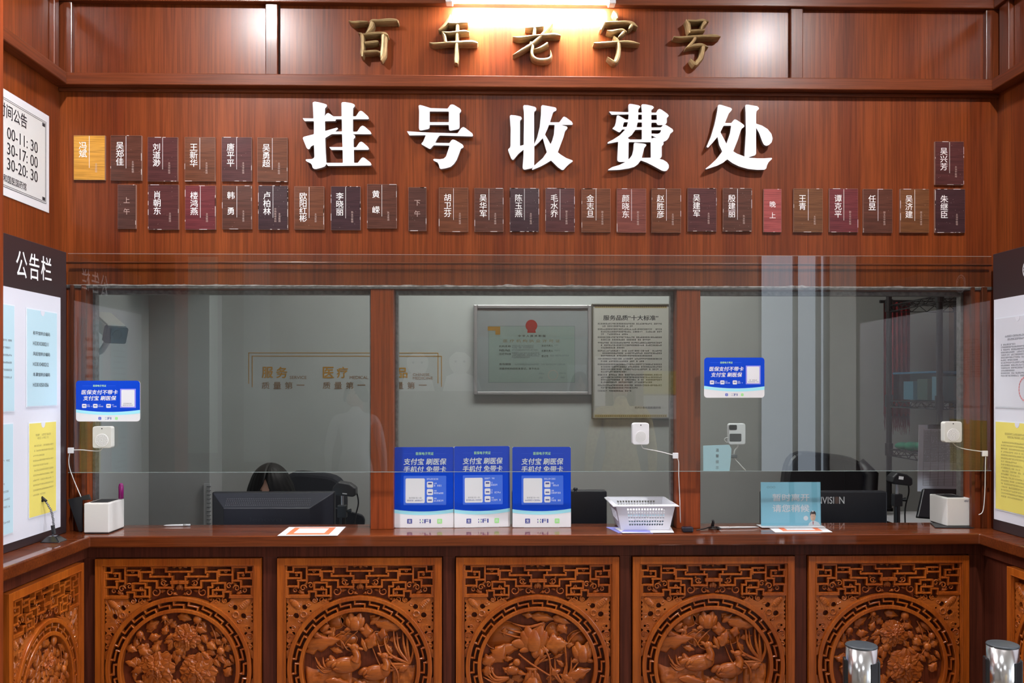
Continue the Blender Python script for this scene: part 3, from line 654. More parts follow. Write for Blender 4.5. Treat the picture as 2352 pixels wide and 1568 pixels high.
# ------------------------------------------------------------------ carved wooden panels of the counter front
M_ = .001452                                   # metres per template unit
class Carve:
    def __init__(s, F): s.F = F
    def p(s, u, v, w): return s.F(u * M_, v * M_, w)
    def patch(s, q, cx, cy, ang, L, hw, ht, ns=9, nt=6, skirt=.007):
        c, d = math.cos(ang), math.sin(ang); vs = []
        for i in range(ns + 1):
            a = i / ns; h = hw(a)
            for j in range(-1, nt + 2):
                t = -1 + 2 * min(max(j, 0), nt) / nt
                x, y = a * L, t * h
                z = ht(a, t)
                if j < 0 or j > nt: z -= skirt
                vs.append(s.p(cx + x * c - y * d, cy + x * d + y * c, max(z, .0003)))
        k = nt + 3
        fs = [(i * k + j, (i + 1) * k + j, (i + 1) * k + j + 1, i * k + j + 1) for i in range(ns) for j in range(k - 1)]
        fs = [f[::-1] for f in fs]
        q.add(vs, [f[::-1] for f in fs])
    def leaf(s, q, cx, cy, L, W, ang, w0=.007, h=.008, lobes=3, seed=0, bend=0.0):
        ang = math.radians(ang); r = crnd(seed + int(cx * 13 + cy * 7)); ph = r.uniform(0, 6)
        x0 = cx - math.cos(ang) * L / 2; y0 = cy - math.sin(ang) * L / 2
        def hw(a): return W / 2 * max(.04, math.sin(PI * min(1, a ** .75))) * (1 + .22 * math.sin(lobes * a * 2 * PI + ph))
        def ht(a, t): return w0 + h * (1 - t * t) * (.35 + .65 * math.sin(PI * a)) - h * .30 * math.exp(-(t / .14) ** 2) + .10 * h * math.cos(9 * abs(t) - 7 * a + ph) + bend * a * a
        s.patch(q, x0, y0, ang, L, hw, ht)
    def petal(s, q, cx, cy, L, W, ang, w0=.008, h=.007, lift=.004, stripes=True):
        ang = math.radians(ang)
        def hw(a): return W / 2 * max(.10, math.sin(PI * min(1, .12 + a * .86)) ** .55)
        def ht(a, t): return w0 + h * (1 - .85 * t * t) * math.sin(PI * (.12 + .8 * a)) + lift * a + (.0003 * math.cos(16 * t) if stripes else 0)
        s.patch(q, cx, cy, ang, L, hw, ht, 8, 8)
    def peony(s, q, cx, cy, r, w0=.006, seed=1):
        g = crnd(seed)
        for k, (n, rr, LL, z) in enumerate(((8, .30, .74, 0), (7, .18, .58, .005), (5, .07, .46, .009), (3, .0, .32, .013))):
            for i in range(n):
                a = 360 * (i + .5 * (k % 2)) / n + g.uniform(-10, 10)
                x, y = cx + r * rr * math.cos(math.radians(a)), cy + r * rr * math.sin(math.radians(a))
                L = r * LL * g.uniform(.85, 1.1); W = L * g.uniform(.85, 1.1); ph = g.uniform(0, 6)
                def hw(a_, W=W, ph=ph): return W / 2 * max(.12, math.sin(PI * min(1, .1 + a_ * .84)) ** .6) * (1 + .13 * math.sin(15 * a_ + ph))
                def ht(a_, t, z=z, ph=ph): return w0 + z + .0055 * (1 - .7 * t * t) * math.sin(PI * (.15 + .72 * a_)) + .0022 * a_ * (1 + .8 * math.sin(7 * t + ph)) + .0006 * math.cos(13 * t)
                s.patch(q, x, y, math.radians(a), L, hw, ht, 9, 10)
        q.ell(s.p(cx, cy, w0 + .017), (r * .13 * M_, .004, r * .13 * M_))
    def lotus(s, q, cx, cy, W, H, w0=.010):
        for dx, a, sc in ((-.34, 118, .8), (.34, 62, .8), (-.2, 104, .95), (.2, 76, .95)):
            s.petal(q, cx + dx * W * .3, cy - H * .45, H * sc, W * .5, a, w0, .008, .002)
        s.petal(q, cx, cy - H * .5, H * .82, W * .66, 90, w0 + .006, .009, -.002)
        for a in (200, 340): s.petal(q, cx + (W * .1 if a > 300 else -W * .1), cy - H * .35, W * .55, W * .3, a, w0 - .003, .006)
    def stem(s, q, pts, r=1.6, w=.010):
        pp = catmull([(x, y) for x, y in pts], 6)
        q.tube([s.p(x, y, w + .003 * math.sin(PI * i / max(1, len(pp) - 1))) for i, (x, y) in enumerate(pp)], r * M_, 6)
    def blades(s, q, root, tips, w=.008, wd=4.5):
        for i, (tx, ty, bow) in enumerate(tips):
            rx, ry = root; mx, my = (rx + tx) / 2 - (ty - ry) * bow, (ry + ty) / 2 + (tx - rx) * bow
            pp = catmull([(rx, ry), (mx, my), (tx, ty)], 7); n = len(pp); vs = []
            for k, (x, y) in enumerate(pp):
                a, b = pp[max(k - 1, 0)], pp[min(k + 1, n - 1)]
                tx_, ty_ = b[0] - a[0], b[1] - a[1]; l = math.hypot(tx_, ty_) or 1
                nx, ny = -ty_ / l, tx_ / l; hw = wd * .5 * (1 - (k / (n - 1)) ** 2) + .4; z = w + .004 * math.sin(PI * k / (n - 1)) + .0008 * (i % 3)
                for e, zz_ in ((-1, z - .006), (-1, z - .001), (0, z + .002), (1, z - .001), (1, z - .006)):
                    vs.append(s.p(x + nx * hw * e, y + ny * hw * e, max(zz_, .0005)))
            q.add(vs, [(k * 5 + j, (k + 1) * 5 + j, (k + 1) * 5 + j + 1, k * 5 + j + 1) for k in range(n - 1) for j in range(4)])
    def pad(s, q, cx, cy, rx, ry, w=.003, rim=1.4):
        pts = [(cx + rx * math.cos(2 * PI * i / 26) * (1 + .05 * math.sin(5 * 2 * PI * i / 26)), cy + ry * math.sin(2 * PI * i / 26)) for i in range(26)]
        q.prism(FR(s.F.o, s.F.u * M_, s.F.v * M_, s.F.w), pts, .0005, w)
        q.tube([s.p(x, y, w) for x, y in pts], rim * M_, 6, closed=True)
    def rocks(s, q, u0, u1, vtop, vbot, seed, h=.014):
        n, m = 26, 12; vs = []
        for i in range(n + 1):
            for j in range(m + 1):
                u = u0 + (u1 - u0) * i / n; top = vtop + 5 * noise.noise(Vector((u * .07, seed, 0))) * 2
                v = vbot + (top - vbot) * j / m
                edge = min(1, (m - j) / 1.5, i / 1.5, (n - i) / 1.5)
                z = .001 + h * edge * (.55 + .45 * noise.noise(Vector((u * .07, v * .09, seed))) + .25 * noise.noise(Vector((u * .25, v * .3, seed))))
                rr = math.hypot(u, v)
                if rr > 128: u, v = u * 128 / rr, v * 128 / rr
                vs.append(s.p(u, v, max(z, .0006)))
        q.add(vs, [(i * (m + 1) + j, (i + 1) * (m + 1) + j, (i + 1) * (m + 1) + j + 1, i * (m + 1) + j + 1) for i in range(n) for j in range(m)])
    def duck(s, q, cx, cy, k=1.0, flip=1, w=.010):
        Mx = Matrix((tuple(s.F.u), tuple(s.F.v), tuple(s.F.w))).transposed()
        E = lambda du, dv, z, a, b, c, t=0: q.ell(s.p(cx + flip * du * k, cy + dv * k, z), (a * k * M_, b * k * M_, c), Mx @ Matrix.Rotation(t * flip, 3, 'Z'), 16, 10)
        E(0, 0, w, 33, 19, .014, .12); E(-30, 4, w, 14, 8, .009, .5); E(20, 6, w + .002, 15, 17, .012)
        E(-4, 3, w + .007, 22, 11, .008, .2)
        for i in range(5): E(-24 + i * 8, 6 - 1.5 * abs(i - 2), w + .012 - .0006 * i, 7.5, 3.4, .0035, .9)
        for i in range(4): E(-20 + i * 8, -6, w + .010, 6.5, 3, .003, .25)
        pts = [(22, 10), (26, 20), (23, 30), (19, 36)]
        q.tube([s.p(cx + flip * a * k, cy + b * k, w + .006) for a, b in catmull(pts, 4)], [x * k * M_ for x in (11, 10.5, 10, 9.4, 9, 8.6, 8.2, 8, 7.8, 7.6, 7.4, 7.2, 7)], 10)
        E(21, 40, w + .007, 10, 9, .009); E(33, 37, w + .006, 7.5, 3, .0035, -.25); E(11, 43, w + .006, 9, 4, .005, -.6); E(25, 42, w + .0155, 1.5, 1.5, .0012)

def arcbox(q, K, r0, r1, a0, a1, w0, w1, n):
    vs = []
    for i in range(n + 1):
        a = a0 + (a1 - a0) * i / n; c, d = math.cos(a), math.sin(a)
        vs += [K.p(r0 * c, r0 * d, w0), K.p(r0 * c, r0 * d, w1), K.p(r1 * c, r1 * d, w1), K.p(r1 * c, r1 * d, w0)]
    fs = [(i * 4 + j, i * 4 + (j + 1) % 4, (i + 1) * 4 + (j + 1) % 4, (i + 1) * 4 + j) for i in range(n) for j in range(4)]
    q.add(vs, fs + [(0, 3, 2, 1), (n * 4, n * 4 + 1, n * 4 + 2, n * 4 + 3)])
LZ = lambda x, y: ((x - 2302) * .0808, 252.6 - y * .0808)
LAT_H = [(385,200,410),(565,260,640),(405,480,640),(245,410,800),(630,540,795),(800,215,555),(1060,255,860),(945,850,1060),(1068,1050,1480),(812,1365,1480),(695,1000,1370),(890,1005,1350),
         (460,800,1175),(325,860,1190),(370,1205,1545),(245,1540,1935),(365,1930,2302),(628,1215,1675),(822,1675,2120),(508,1500,2120),(645,2060,2302),(690,2060,2302),(1100,200,870)]
LAT_V = [(415,240,395),(265,405,570),(638,405,610),(795,240,690),(558,630,830),(258,800,1060),(862,945,1100),(1055,945,1090),(1475,815,1090),(1362,695,812),(1005,695,890),(1350,890,1065),
         (1175,325,500),(1222,370,640),(1550,245,400),(1932,245,365),(1680,628,822),(2118,508,822),(1500,440,508),(2035,425,508),(215,230,1100)]
def make_panel(root, kind):
    F = FR(root.location + Vector((0, 0, .372)), (1, 0, 0), (0, 0, 1), (0, -1, 0)); K = Carve(F); FM = FR(F.o, F.u * M_, F.v * M_, F.w)
    q = MB(); q.fbox(FM, -187, 187, -252, 252, -.0075, .0004); q.build('backing', W_BACK, root)
    q = MB(); fw = .026; A, B, C, E = 188, 171, 253.6, 237
    for (u0, u1, v0, v1) in ((-A, -B, -C, C), (B, A, -C, C), (-B, B, E, C), (-B, B, -C, -E)): q.fbox(FM, u0, u1, v0, v1, 0, fw)
    for (u0, u1, v0, v1) in ((-B, -B + 2.2, -E, E), (B - 2.2, B, -E, E), (-B, B, E - 2.2, E), (-B, B, -E, -E + 2.2)): q.fbox(FM, u0, u1, v0, v1, 0, fw - .004)
    for sgn in (-1, 1): q.fbox(FM, sgn * (B + 1.2) - .5, sgn * (B + 1.2) + .5, -E - 1, E + 1, fw, fw + .0018)
    q.fbox(FM, -B - 1.5, B + 1.5, E + .8, E + 1.8, fw, fw + .0018)
    q.build('frame', W_CARVE, root, bevel=.0022)
    # fret lattice, above and below the ring
    hb = 2.1
    for my in (1, -1):
        q = MB()
        for mx in (1, -1):
            for y, x0, x1 in LAT_H:
                u0, v = LZ(x0, y); u1, _ = LZ(x1, y); a, b = sorted((mx * u0, mx * u1))
                q.fbox(FM, a - (hb if u1 < -1 or mx < 0 else 0), b + hb * .6, my * v - hb, my * v + hb, .003, .0212)
            for x, y0, y1 in LAT_V:
                u, v0 = LZ(x, y0); _, v1 = LZ(x, y1); a, b = sorted((my * v0, my * v1))
                q.fbox(FM, mx * u - hb, mx * u + hb, a - hb, b + hb, .003, .0208)
        q.build('fret_lattice', W_CARVE, root, bevel=.0016)
    # scrolls and leaf sprays among the fret bars
    q = MB()
    def scroll(x, y, r, turn, mx, a0=0.0, w=.014):
        pts = []
        for i in range(22):
            a = a0 + turn * i / 21 * 2 * PI * 1.15; rr = r * (1 - .75 * i / 21)
            u, v = LZ(x, y); pts.append(K.p(mx * (u + rr * math.cos(a)), v + rr * math.sin(a), w))
        q.tube(pts, [(1.9 - .9 * i / 21) * M_ for i in range(22)], 6)
    for mx in (1, -1):
        for (x, y, r, tn, a0) in ((1640, 950, 11, -1, 1.2), (2050, 960, 9, 1, .6), (690, 850, 8, 1, 0), (900, 780, 7, -1, 2.5), (470, 910, 6, 1, 1.0), (1860, 700, 7, 1, .5), (1240, 850, 4, 1, 2), (510, 480, 3, 1, 1), (985, 370, 4, -1, 2), (1230, 1180, 9, -1, .3), (1290, 1000, 4, 1, 2)):
            scroll(x, y, r, tn, mx, a0)
        for (x, y, L, W, an) in ((620, 990, 17, 9, 160), (600, 950, 13, 7, 120), (740, 760, 14, 8, 60), (1900, 770, 15, 8, 20), (1800, 600, 11, 7, 110), (1820, 930, 18, 8, 10), (1240, 830, 10, 6, 130), (2240, 830, 13, 9, 90), (2180, 230, 16, 6, 20), (1420, 1180, 14, 7, 15), (2150, 1010, 14, 7, 340)):
            u, v = LZ(x, y); K.leaf(q, mx * u, v, L, W, an if mx > 0 else 180 - an, .008, .006, 2)
    K.leaf(q, 0, LZ(0, 800)[1], 16, 12, 90, .009, .007, 3); K.leaf(q, 0, LZ(0, 260)[1], 9, 8, 270, .008, .005, 2)
    q.build('scroll_sprays', W_RELIEF, root, smooth=True)
    # medallion ring with a key-fret channel
    for nm, r0, r1 in (('outer_ring', 156, 166), ('inner_ring', 130, 139)):
        q = MB(); arcbox(q, K, r0, r1, -PI / 2, 1.5 * PI, 0, .0245, 96); q.build(nm, W_CARVE, root, bevel=.0022)
    q = MB(); NC = 28; st = 2 * PI / NC
    for i in range(NC):
        a = i * st - PI / 2 + st * .5; g = .10 * st
        arcbox(q, K, 145.6, 149.4, a + g, a + st - g, .002, .0215, 5)
        arcbox(q, K, 138, 146, a + g, a + g + .11 * st, .002, .0215, 1)
        arcbox(q, K, 149, 157, a + st - g - .11 * st, a + st - g, .002, .0215, 1)
    q.build('key_fret', W_CARVE, root, bevel=.001, seg=1)
    # four bat-shaped corner spandrels
    ring = [(165 * math.cos(math.radians(t)), 165 * math.sin(math.radians(t))) for t in range(115, 174, 4)]
    outer = [(-168, 164), (-158, 164), (-155, 160), (-151, 164), (-146, 164), (-143, 160), (-140, 164), (-135, 164), (-132, 160), (-129, 164), (-120, 163), (-114, 153), (-104, 149), (-93, 152), (-84, 158), (-76, 156)] + ring + \
            [(-168, 22), (-168, 40), (-164, 44), (-168, 50), (-163, 58), (-168, 62), (-168, 78), (-163, 84), (-168, 88), (-168, 104), (-164, 109), (-168, 113), (-164, 118), (-168, 122), (-164, 127), (-168, 131), (-164, 137), (-168, 141), (-164, 147), (-168, 152)]
    holes = [circ(-127, 140, 6.2, 14), circ(-146, 120.5, 6.6, 14), circ(-159, 93, 3, 8), circ(-152, 80, 4, 10), circ(-162, 70, 2.6, 8), circ(-155, 58, 3, 8), circ(-103, 156, 3.4, 8), circ(-134, 105, 2.4, 8), circ(-113, 131, 2.4, 8)]
    g = fill_geo([[(x * M_, y * M_) for x, y in outer]] + [[(x * M_, y * M_) for x, y in h] for h in holes], .013)
    for mx in (1, -1):
        for my in (1, -1):
            q = MB(); G = FR(F(0, 0, .0095), F.u * mx, F.v * my, F.w)
            gg = g if mx * my > 0 else (g[0], [f[::-1] for f in g[1]])
            q.geo(G, gg)
            def pp(u, v, w): return F(mx * u * M_, my * v * M_, w)
            for (hx, hy, a0) in ((-127, 140, 20), (-146, 120.5, 175)):
                for t in range(13):
                    a = math.radians(a0 + t * 11); q.tube([pp(hx + 8 * math.cos(a), hy + 8 * math.sin(a), .0165), pp(hx + 17 * math.cos(a), hy + 17 * math.sin(a), .0160)], .55 * M_, 4)
            q.tube([pp(-129 + 6.5 * math.cos(a), 124 + 6.5 * math.sin(a), .0165) for a in [2 * PI * i / 18 for i in range(18)]], 2.2 * M_, 6, closed=True)
            c45 = Matrix.Rotation(-PI / 4 * mx * my, 3, F.w)
            q.ell(pp(-149, 148, .0155), (17 * M_, .006, 8 * M_), Matrix.Rotation((PI / 4) * mx * my, 3, Vector((0, 1, 0))), 14, 8)
            for t in range(5):
                d = -9 + t * 4.6
                q.tube([pp(-149 - d * .707 + e * 5.5 * .707, 148 + d * .707 + e * 5.5 * .707, .0215 - .0035 * e * e) for e in (-1, -.5, 0, .5, 1)], .8 * M_, 5)
            for (sx, sy, sr, tn, a0) in ((-160, 74, 8, 1, .4), (-153, 92, 6, -1, 2), (-104, 156, 7, -1, 1), (-84, 153, 5, 1, 0), (-162, 50, 5, 1, 1), (-118, 146, 5, 1, 3), (-138, 110, 5, -1, 0)):
                q.tube([pp(sx + sr * (1 - .75 * i / 17) * math.cos(a0 + tn * i / 17 * 6.8), sy + sr * (1 - .75 * i / 17) * math.sin(a0 + tn * i / 17 * 6.8), .0165) for i in range(18)], [(1.5 - .7 * i / 17) * M_ for i in range(18)], 5)
            for k in range(5):
                q.tube([pp(-166 + 8 * k + 2 * i, 158 - 5 * k - 3.2 * i - .35 * i * i, .0163) for i in range(6)], .5 * M_, 4); q.tube([pp(-120 - 5.5 * k + i * 1.5, 128 - 7 * k - 3 * i, .0163) for i in range(5)], .5 * M_, 4)
            q.build('bat_spandrel', W_RELIEF, root)
    # sculpted scene inside the ring
    q = MB(); r = crnd({'peony': 3, 'ducks': 5, 'lotus': 9}[kind])
    if kind == 'peony':
        for i in range(84):
            a, d = r.uniform(0, 2 * PI), 122 * math.sqrt(r.random())
            u, v = d * math.cos(a), d * math.sin(a)
            K.leaf(q, u, v, r.uniform(22, 30), r.uniform(13, 19), r.uniform(0, 360), r.uniform(.002, .006), .007, 3, i)
        for (u, v, L, W, an) in ((-62, 100, 34, 22, 30), (11, 116, 34, 20, -15), (-58, 71, 28, 19, 10), (-110, 45, 28, 20, -20), (-81, 37, 30, 22, -25), (-34, 88, 24, 16, 70), (92, 86, 36, 14, -40), (48, 88, 28, 20, -20), (72, 50, 28, 20, -30), (56, 66, 26, 16, -60), (-55, 47, 22, 20, 60), (-95, -3, 34, 20, 200), (-112, 12, 26, 16, 160), (112, 48, 26, 20, 40), (110, -8, 26, 22, 60), (120, 20, 26, 10, -60), (84, 12, 24, 16, -50), (0, 40, 24, 20, 50), (95, 20, 30, 16, -45), (60, 28, 28, 14, -40)):
            K.leaf(q, u, v, L, W, an, .008, .009, 3)
        for (u, v, rr) in ((15, 70, 32), (-52, 2, 40), (42, -8, 42), (-10, -76, 36), (78, -72, 30), (-84, -64, 28)): K.peony(q, u, v, rr, .007, int(u + 200))
        for (u, v, rr) in ((41, 113, 10), (-34, 118, 7), (-90, 79, 9), (94, 40, 9), (104, 66, 8)):
            q.ell(K.p(u, v, .013), (rr * M_, .009, rr * M_)); K.petal(q, u, v - rr, rr * 2, rr * 1.3, 90, .014, .007, 0)
            for an in (230, 270, 310): K.leaf(q, u + 9 * math.cos(math.radians(an)), v + 11 * math.sin(math.radians(an)), 15, 5, an, .008, .004, 1)
        for pts in (((70, 100), (80, 80), (85, 55)), ((41, 103), (38, 90), (30, 80)), ((88, 90), (100, 60), (80, 20))): K.stem(q, pts)
    elif kind == 'ducks':
        K.pad(q, -58, 104, 20, 17); K.pad(q, -30, 110, 16, 17); K.pad(q, -34, 62, 26, 17, .0025); K.pad(q, 40, 64, 24, 17, .002)
        K.rocks(q, -127, -20, -2, -60, 1.3); K.rocks(q, -20, 60, -25, -70, 4.4, .012); K.rocks(q, 72, 127, 6, -60, 2.1); K.rocks(q, -110, 110, -60, -125, 7.7, .012)
        K.lotus(q, -12, 106, 40, 40, .010)
        K.petal(q, -90, 84, 24, 15, 40, .010, .009); K.petal(q, -86, 80, 22, 9, 5, .009, .006)
        K.leaf(q, -88, 58, 84, 40, 8, .008, .012, 3); K.leaf(q, -97, 74, 24, 14, -20, .015, .006, 2); K.leaf(q, -108, 42, 40, 22, 20, .006, .008, 2)
        K.leaf(q, 66, 96, 66, 34, -12, .009, .012, 3); K.leaf(q, 52, 80, 30, 20, 80, .013, .009, 2); K.leaf(q, 26, 62, 40, 28, 70, .010, .010, 3); K.leaf(q, 14, 84, 34, 26, 95, .007, .009, 2); K.leaf(q, 8, 52, 34, 14, 110, .008, .008, 2); K.leaf(q, 34, 108, 30, 18, 40, .007, .008, 2)
        K.stem(q, ((-20, 88), (-44, 66), (-40, 58), (-30, 42), (-14, 36))); K.stem(q, ((-6, 84), (-30, 60), (-36, 48))); K.stem(q, ((-72, 76), (-74, 62), (-76, 54)))
        K.blades(q, (113, 8), ((28, 44, .38), (38, 62, .30), (52, 84, .22), (76, 98, .14), (98, 100, .06), (118, 62, -.12), (60, 34, .34), (84, 80, .12), (108, 90, .02), (46, 24, .25)), .010, 6)
        K.blades(q, (-60, -2), ((-96, 14, .35), (-100, 4, .3), (-86, 24, .3), (-104, 24, .25)), .009, 6); K.petal(q, -56, 2, 30, 14, 118, .010, .007)
        K.duck(q, -34, 6, 1.05, 1, .013); K.duck(q, 36, -12, .98, 1, .012)
        for i in range(26):
            a, d = r.uniform(0, 2 * PI), r.uniform(55, 118); u, v = d * math.cos(a), d * math.sin(a)
            K.leaf(q, u, v, r.uniform(20, 32), r.uniform(9, 16), r.uniform(0, 360), r.uniform(.001, .003), .006, 3, i)
        K.stem(q, ((72, 10), (86, -10), (88, -40)), 2.2, .014); K.leaf(q, 100, -2, 28, 18, 30, .012, .008, 3)
        K.leaf(q, 4, -44, 50, 30, 10, .010, .010, 4); K.leaf(q, -50, -34, 60, 22, -8, .013, .009, 4)
    else:
        K.pad(q, -80, 70, 46, 34, .0025); K.pad(q, 36, 78, 17, 22, .003); K.pad(q, 96, 60, 26, 22, .002)
        K.leaf(q, 12, 112, 62, 22, -8, .008, .010, 3); K.leaf(q, 56, 106, 44, 22, -20, .010, .010, 2); K.leaf(q, 58, 86, 30, 26, -50, .010, .009, 3); K.leaf(q, -24, 118, 26, 14, 170, .010, .008, 2)
        K.blades(q, (16, 100), ((-72, 86, .18), (-88, 80, .22), (-60, 100, .12), (-40, 62, .30)), .008, 6)
        K.lotus(q, -8, 66, 54, 60, .012); K.petal(q, -4, 46, 26, 20, 262, .010, .009); K.petal(q, 4, 46, 26, 18, 282, .010, .009); K.petal(q, -20, 52, 40, 24, 178, .009, .008)
        K.leaf(q, 44, 50, 52, 46, 5, .008, .012, 3)
        K.lotus(q, 105, 34, 42, 48, .011)
        K.stem(q, ((12, 50), (26, 22), (29, 0), (30, -40)), 2.2, .013); K.stem(q, ((-44, 30), (-16, 8), (30, -22)), 2.4, .015); K.stem(q, ((62, 60), (66, 20), (68, -20)), 2.0, .010); K.stem(q, ((95, 10), (80, -10), (70, -24)), 2.0); K.stem(q, ((124, 78), (98, 80), (78, 64), (70, 50)), 1.8, .008)
        K.leaf(q, -88, 30, 50, 40, 60, .008, .011, 4); K.leaf(q, -112, 14, 34, 30, 20, .010, .010, 3); K.leaf(q, -60, 42, 70, 24, 22, .006, .008, 3); K.leaf(q, -116, -8, 30, 24, 80, .009, .009, 3)
        q.ell(K.p(-48, 11, .018), (8.5 * M_, .009, 8.5 * M_)); q.ell(K.p(-58, -8, .014), (15 * M_, .010, 11 * M_)); K.petal(q, -54, 8, 13, 5, 200, .014, .004); K.leaf(q, -36, -16, 34, 10, -20, .012, .007, 2); K.leaf(q, -70, -10, 26, 16, 150, .012, .007, 3)
        for i in range(7): K.leaf(q, 18 - i * 3, 14 + (i % 3) * 9, 36, 8, 12 + i * 9, .009 + .001 * i, .006, 1, i)
        K.blades(q, (56, -40), ((30, 6, .1), (64, 30, -.1), (40, 18, .1), (78, 20, -.15), (66, 4, 0)), .009, 6)
        K.blades(q, (-66, -26), ((-124, -14, .22), (-126, -24, .2), (-118, -4, .3), (-110, 4, .3)), .010, 7)
        q.lathe(None or K.p(-12, -44, .006), [(.001, 0)], 3) if False else None
        prof = [(0, -60), (16, -58), (22, -46), (23, -32), (18, -18), (12, -8), (13, 0), (17, 6), (16, 8), (0, 8)]
        vs = []
        for a, b in prof:
            for t in range(9):
                th = PI * t / 8; vs.append(K.p(-12 + a * math.cos(th), -16 + b * .9 + 6, .004 + a * .8 * M_ * math.sin(th)))
        q.add(vs, [(i * 9 + j, i * 9 + j + 1, (i + 1) * 9 + j + 1, (i + 1) * 9 + j) for i in range(len(prof) - 1) for j in range(8)])
        for i in range(5): K.petal(q, -28 + i * 8, -34 + 6 * (i % 2), 22, 9, 90 + (i - 2) * 8, .018, .004)
        K.leaf(q, 96, -18, 60, 30, 22, .010, .011, 3); K.leaf(q, 70, -30, 44, 26, 150, .009, .010, 3); K.leaf(q, 40, -14, 28, 20, 20, .009, .009, 2)
        K.rocks(q, -118, 118, -46, -124, 3.1, .013)
        for i in range(34):
            a, d = r.uniform(0, 2 * PI), r.uniform(40, 118); u, v = d * math.cos(a), d * math.sin(a)
            K.leaf(q, u, v, r.uniform(20, 34), r.uniform(9, 17), r.uniform(0, 360), r.uniform(.001, .004), .006, 3, i)
    q.build('sculpted_scene', W_RELIEF, root, smooth=True)
ZC = VZ(1235, 1532.6, -.095); PY = -.0705
PCX = [UX(p, -.09) for p in (410.5, 826.5, 1235, 1639, 2040.5)]
GRP = 'carved panels along the counter front'
pan = []
for i, (k, lb) in enumerate((('peony', 'carved panel with peonies in a ring, left end of the front row'), ('ducks', 'carved panel with two ducks and lotus, below the monitor at left'), ('lotus', 'middle carved panel with a large lotus bloom and vase'))):
    t = thing('carved_panel', lb, 'carved panel', (PCX[i], PY, ZC - .372), GRP); make_panel(t, k); pan.append(t)
pan.append(dup(pan[1], (PCX[3], PY, ZC - .372), 'carved panel with two ducks, right of the middle lotus panel'))
pan.append(dup(pan[0], (PCX[4], PY, ZC - .372), 'dark carved peony panel behind the chrome post, right end of the front row'))
wl_ = dup(pan[0], (xl - .0312, -.375, ZC - .372), 'foreshortened carved panel on the left side counter', PI / 2, None, (.82, 1, 1))
wr_ = dup(pan[2], (xr + .0312, PZ(2270, 1300, .98).y - .29, ZC - .372), 'foreshortened carved panel on the right side counter behind the chrome post', -PI / 2)
for c in wr_.children:
    if not c.name.startswith(('frame', 'backing')): c.location.z += .085
for c in list(wr_.children):
    if c.name.startswith(('fret_lattice', 'scroll_sprays')): bpy.data.objects.remove(c)
base = bpy.data.objects['service_counter']
for (a, b) in ((xl - .04, PCX[0] - .276), (PCX[0] + .276, PCX[1] - .276), (PCX[1] + .276, PCX[2] - .276), (PCX[2] + .276, PCX[3] - .276), (PCX[3] + .276, PCX[4] - .276), (PCX[4] + .276, xr + .04)):
    q = MB(); q.box(a, b, -.0845, BYF - .0003, .02, CT - .0772); q.build('stile', W_BASE, base, bevel=.002)
zt = ZC + 253.6 * M_ + .002
q = MB(); q.box(xl - .04, xr + .04, -.0845, BYF - .0003, zt, CT - .038); q.build('top_rail', W_BASE, base, bevel=.002)
q = MB(); q.box(xl - .05, xl - .026, YE + .01, -.085, zt, CT - .038); q.build('side_rail', W_BASE, base, bevel=.002)
q = MB(); q.box(xr + .026, xr + .05, -1.2, -.085, zt, CT - .038); q.build('side_rail', W_BASE, base, bevel=.002)
# ------------------------------------------------------------------ notice boards on the two side walls
BRD = plain('brown laminate', (.030, .017, .019), .38); LIT = plain('white board face', (.66, .67, .75), .35)
SKYP = plain('pale blue paper', (.46, .65, .74), .6); YELP = plain('yellow paper', (.72, .62, .14), .6); GRYP = plain('white paper', (.60, .61, .68), .55)
PLAST = plain('clear pocket rim', (.70, .74, .82), .3)
XB = UX(156, GY) ; XB2 = UX(2277, GY)
def band(X, pxl, pyt, pyb, frame):       # z range measured at one pixel column on a side plane
    return PX(pxl, pyt, X).z, PX(pxl, pyb, X).z
y1 = GY - .006
ztop = PX(153, 579, XB).z
t = thing('notice_board', 'white-faced notice board with dark brown header on the left side wall', 'notice board', (XL + .02, -.36, CT))
q = MB(); q.box(XL + .0005, XB - .002, YE + .002, y1, CT + .0005, ztop); q.build('board_frame', BRD, t, bevel=.002)
ya = PX(139, 900, XB).y; za, zb = PX(141, 684, XB).z, PX(134, 1211, XB).z
q = MB(LIT); q.box(XB - .0019, XB, YE + .003, ya, zb, za); q.build('white_face', None, t)
F = onleft(XB, 0, 0); q = MB(plain('white lettering', (.86, .86, .88), .5))
for ch, a, b, c, d in (('公', 38, 63, 577, 637), ('告', 68, 91, 583, 643), ('栏', 95, 119, 590, 645)):
    m = (a + b) / 2; q.fit(F, ch, PX(a, 600, XB).y, PX(b, 600, XB).y, PX(m, d, XB).z, PX(m, c, XB).z, -.0012, .004)
q.build('header_lettering', None, t)
def side_sheet(X, sgn, mat, p0, p1, yt, yb, lb, body=None, name='notice_sheet', rnd=1, tab=True):
    ya_, yb_ = sorted((PX(p0, 800, X).y, PX(p1, 800, X).y)); zt, zb_ = PX(p1 if sgn > 0 else p0, yt, X).z, PX(p1 if sgn > 0 else p0, yb, X).z
    W, H = yb_ - ya_, zt - zb_
    G = (onleft(X, ya_, zb_) if sgn > 0 else onright(X, yb_, zb_)); g = crnd(rnd)
    q = MB(PLAST); q.fbox(G, -.004, W + .004, -.004, H + .004, .0006, .0016)
    q.use(mat).fbox(G, 0, W, 0, H, .0017, .0024)
    if tab: q.use(LIT).prism(G, [(W * .5 + .013 * math.cos(a), H + .001 + (.017 * math.sin(a))) for a in [PI + PI * i / 12 for i in range(13)]], .0024, .003)
    q.use(DARKTXT)
    if body: body(q, G, W, H, g)
    tag(q.build(name, None), lb, 'notice sheet', 'sheets on the notice boards')
PALEINK = plain('grey ink', (.16, .17, .20), .6); YINK = plain('faded ink on yellow', (.42, .36, .12), .6)
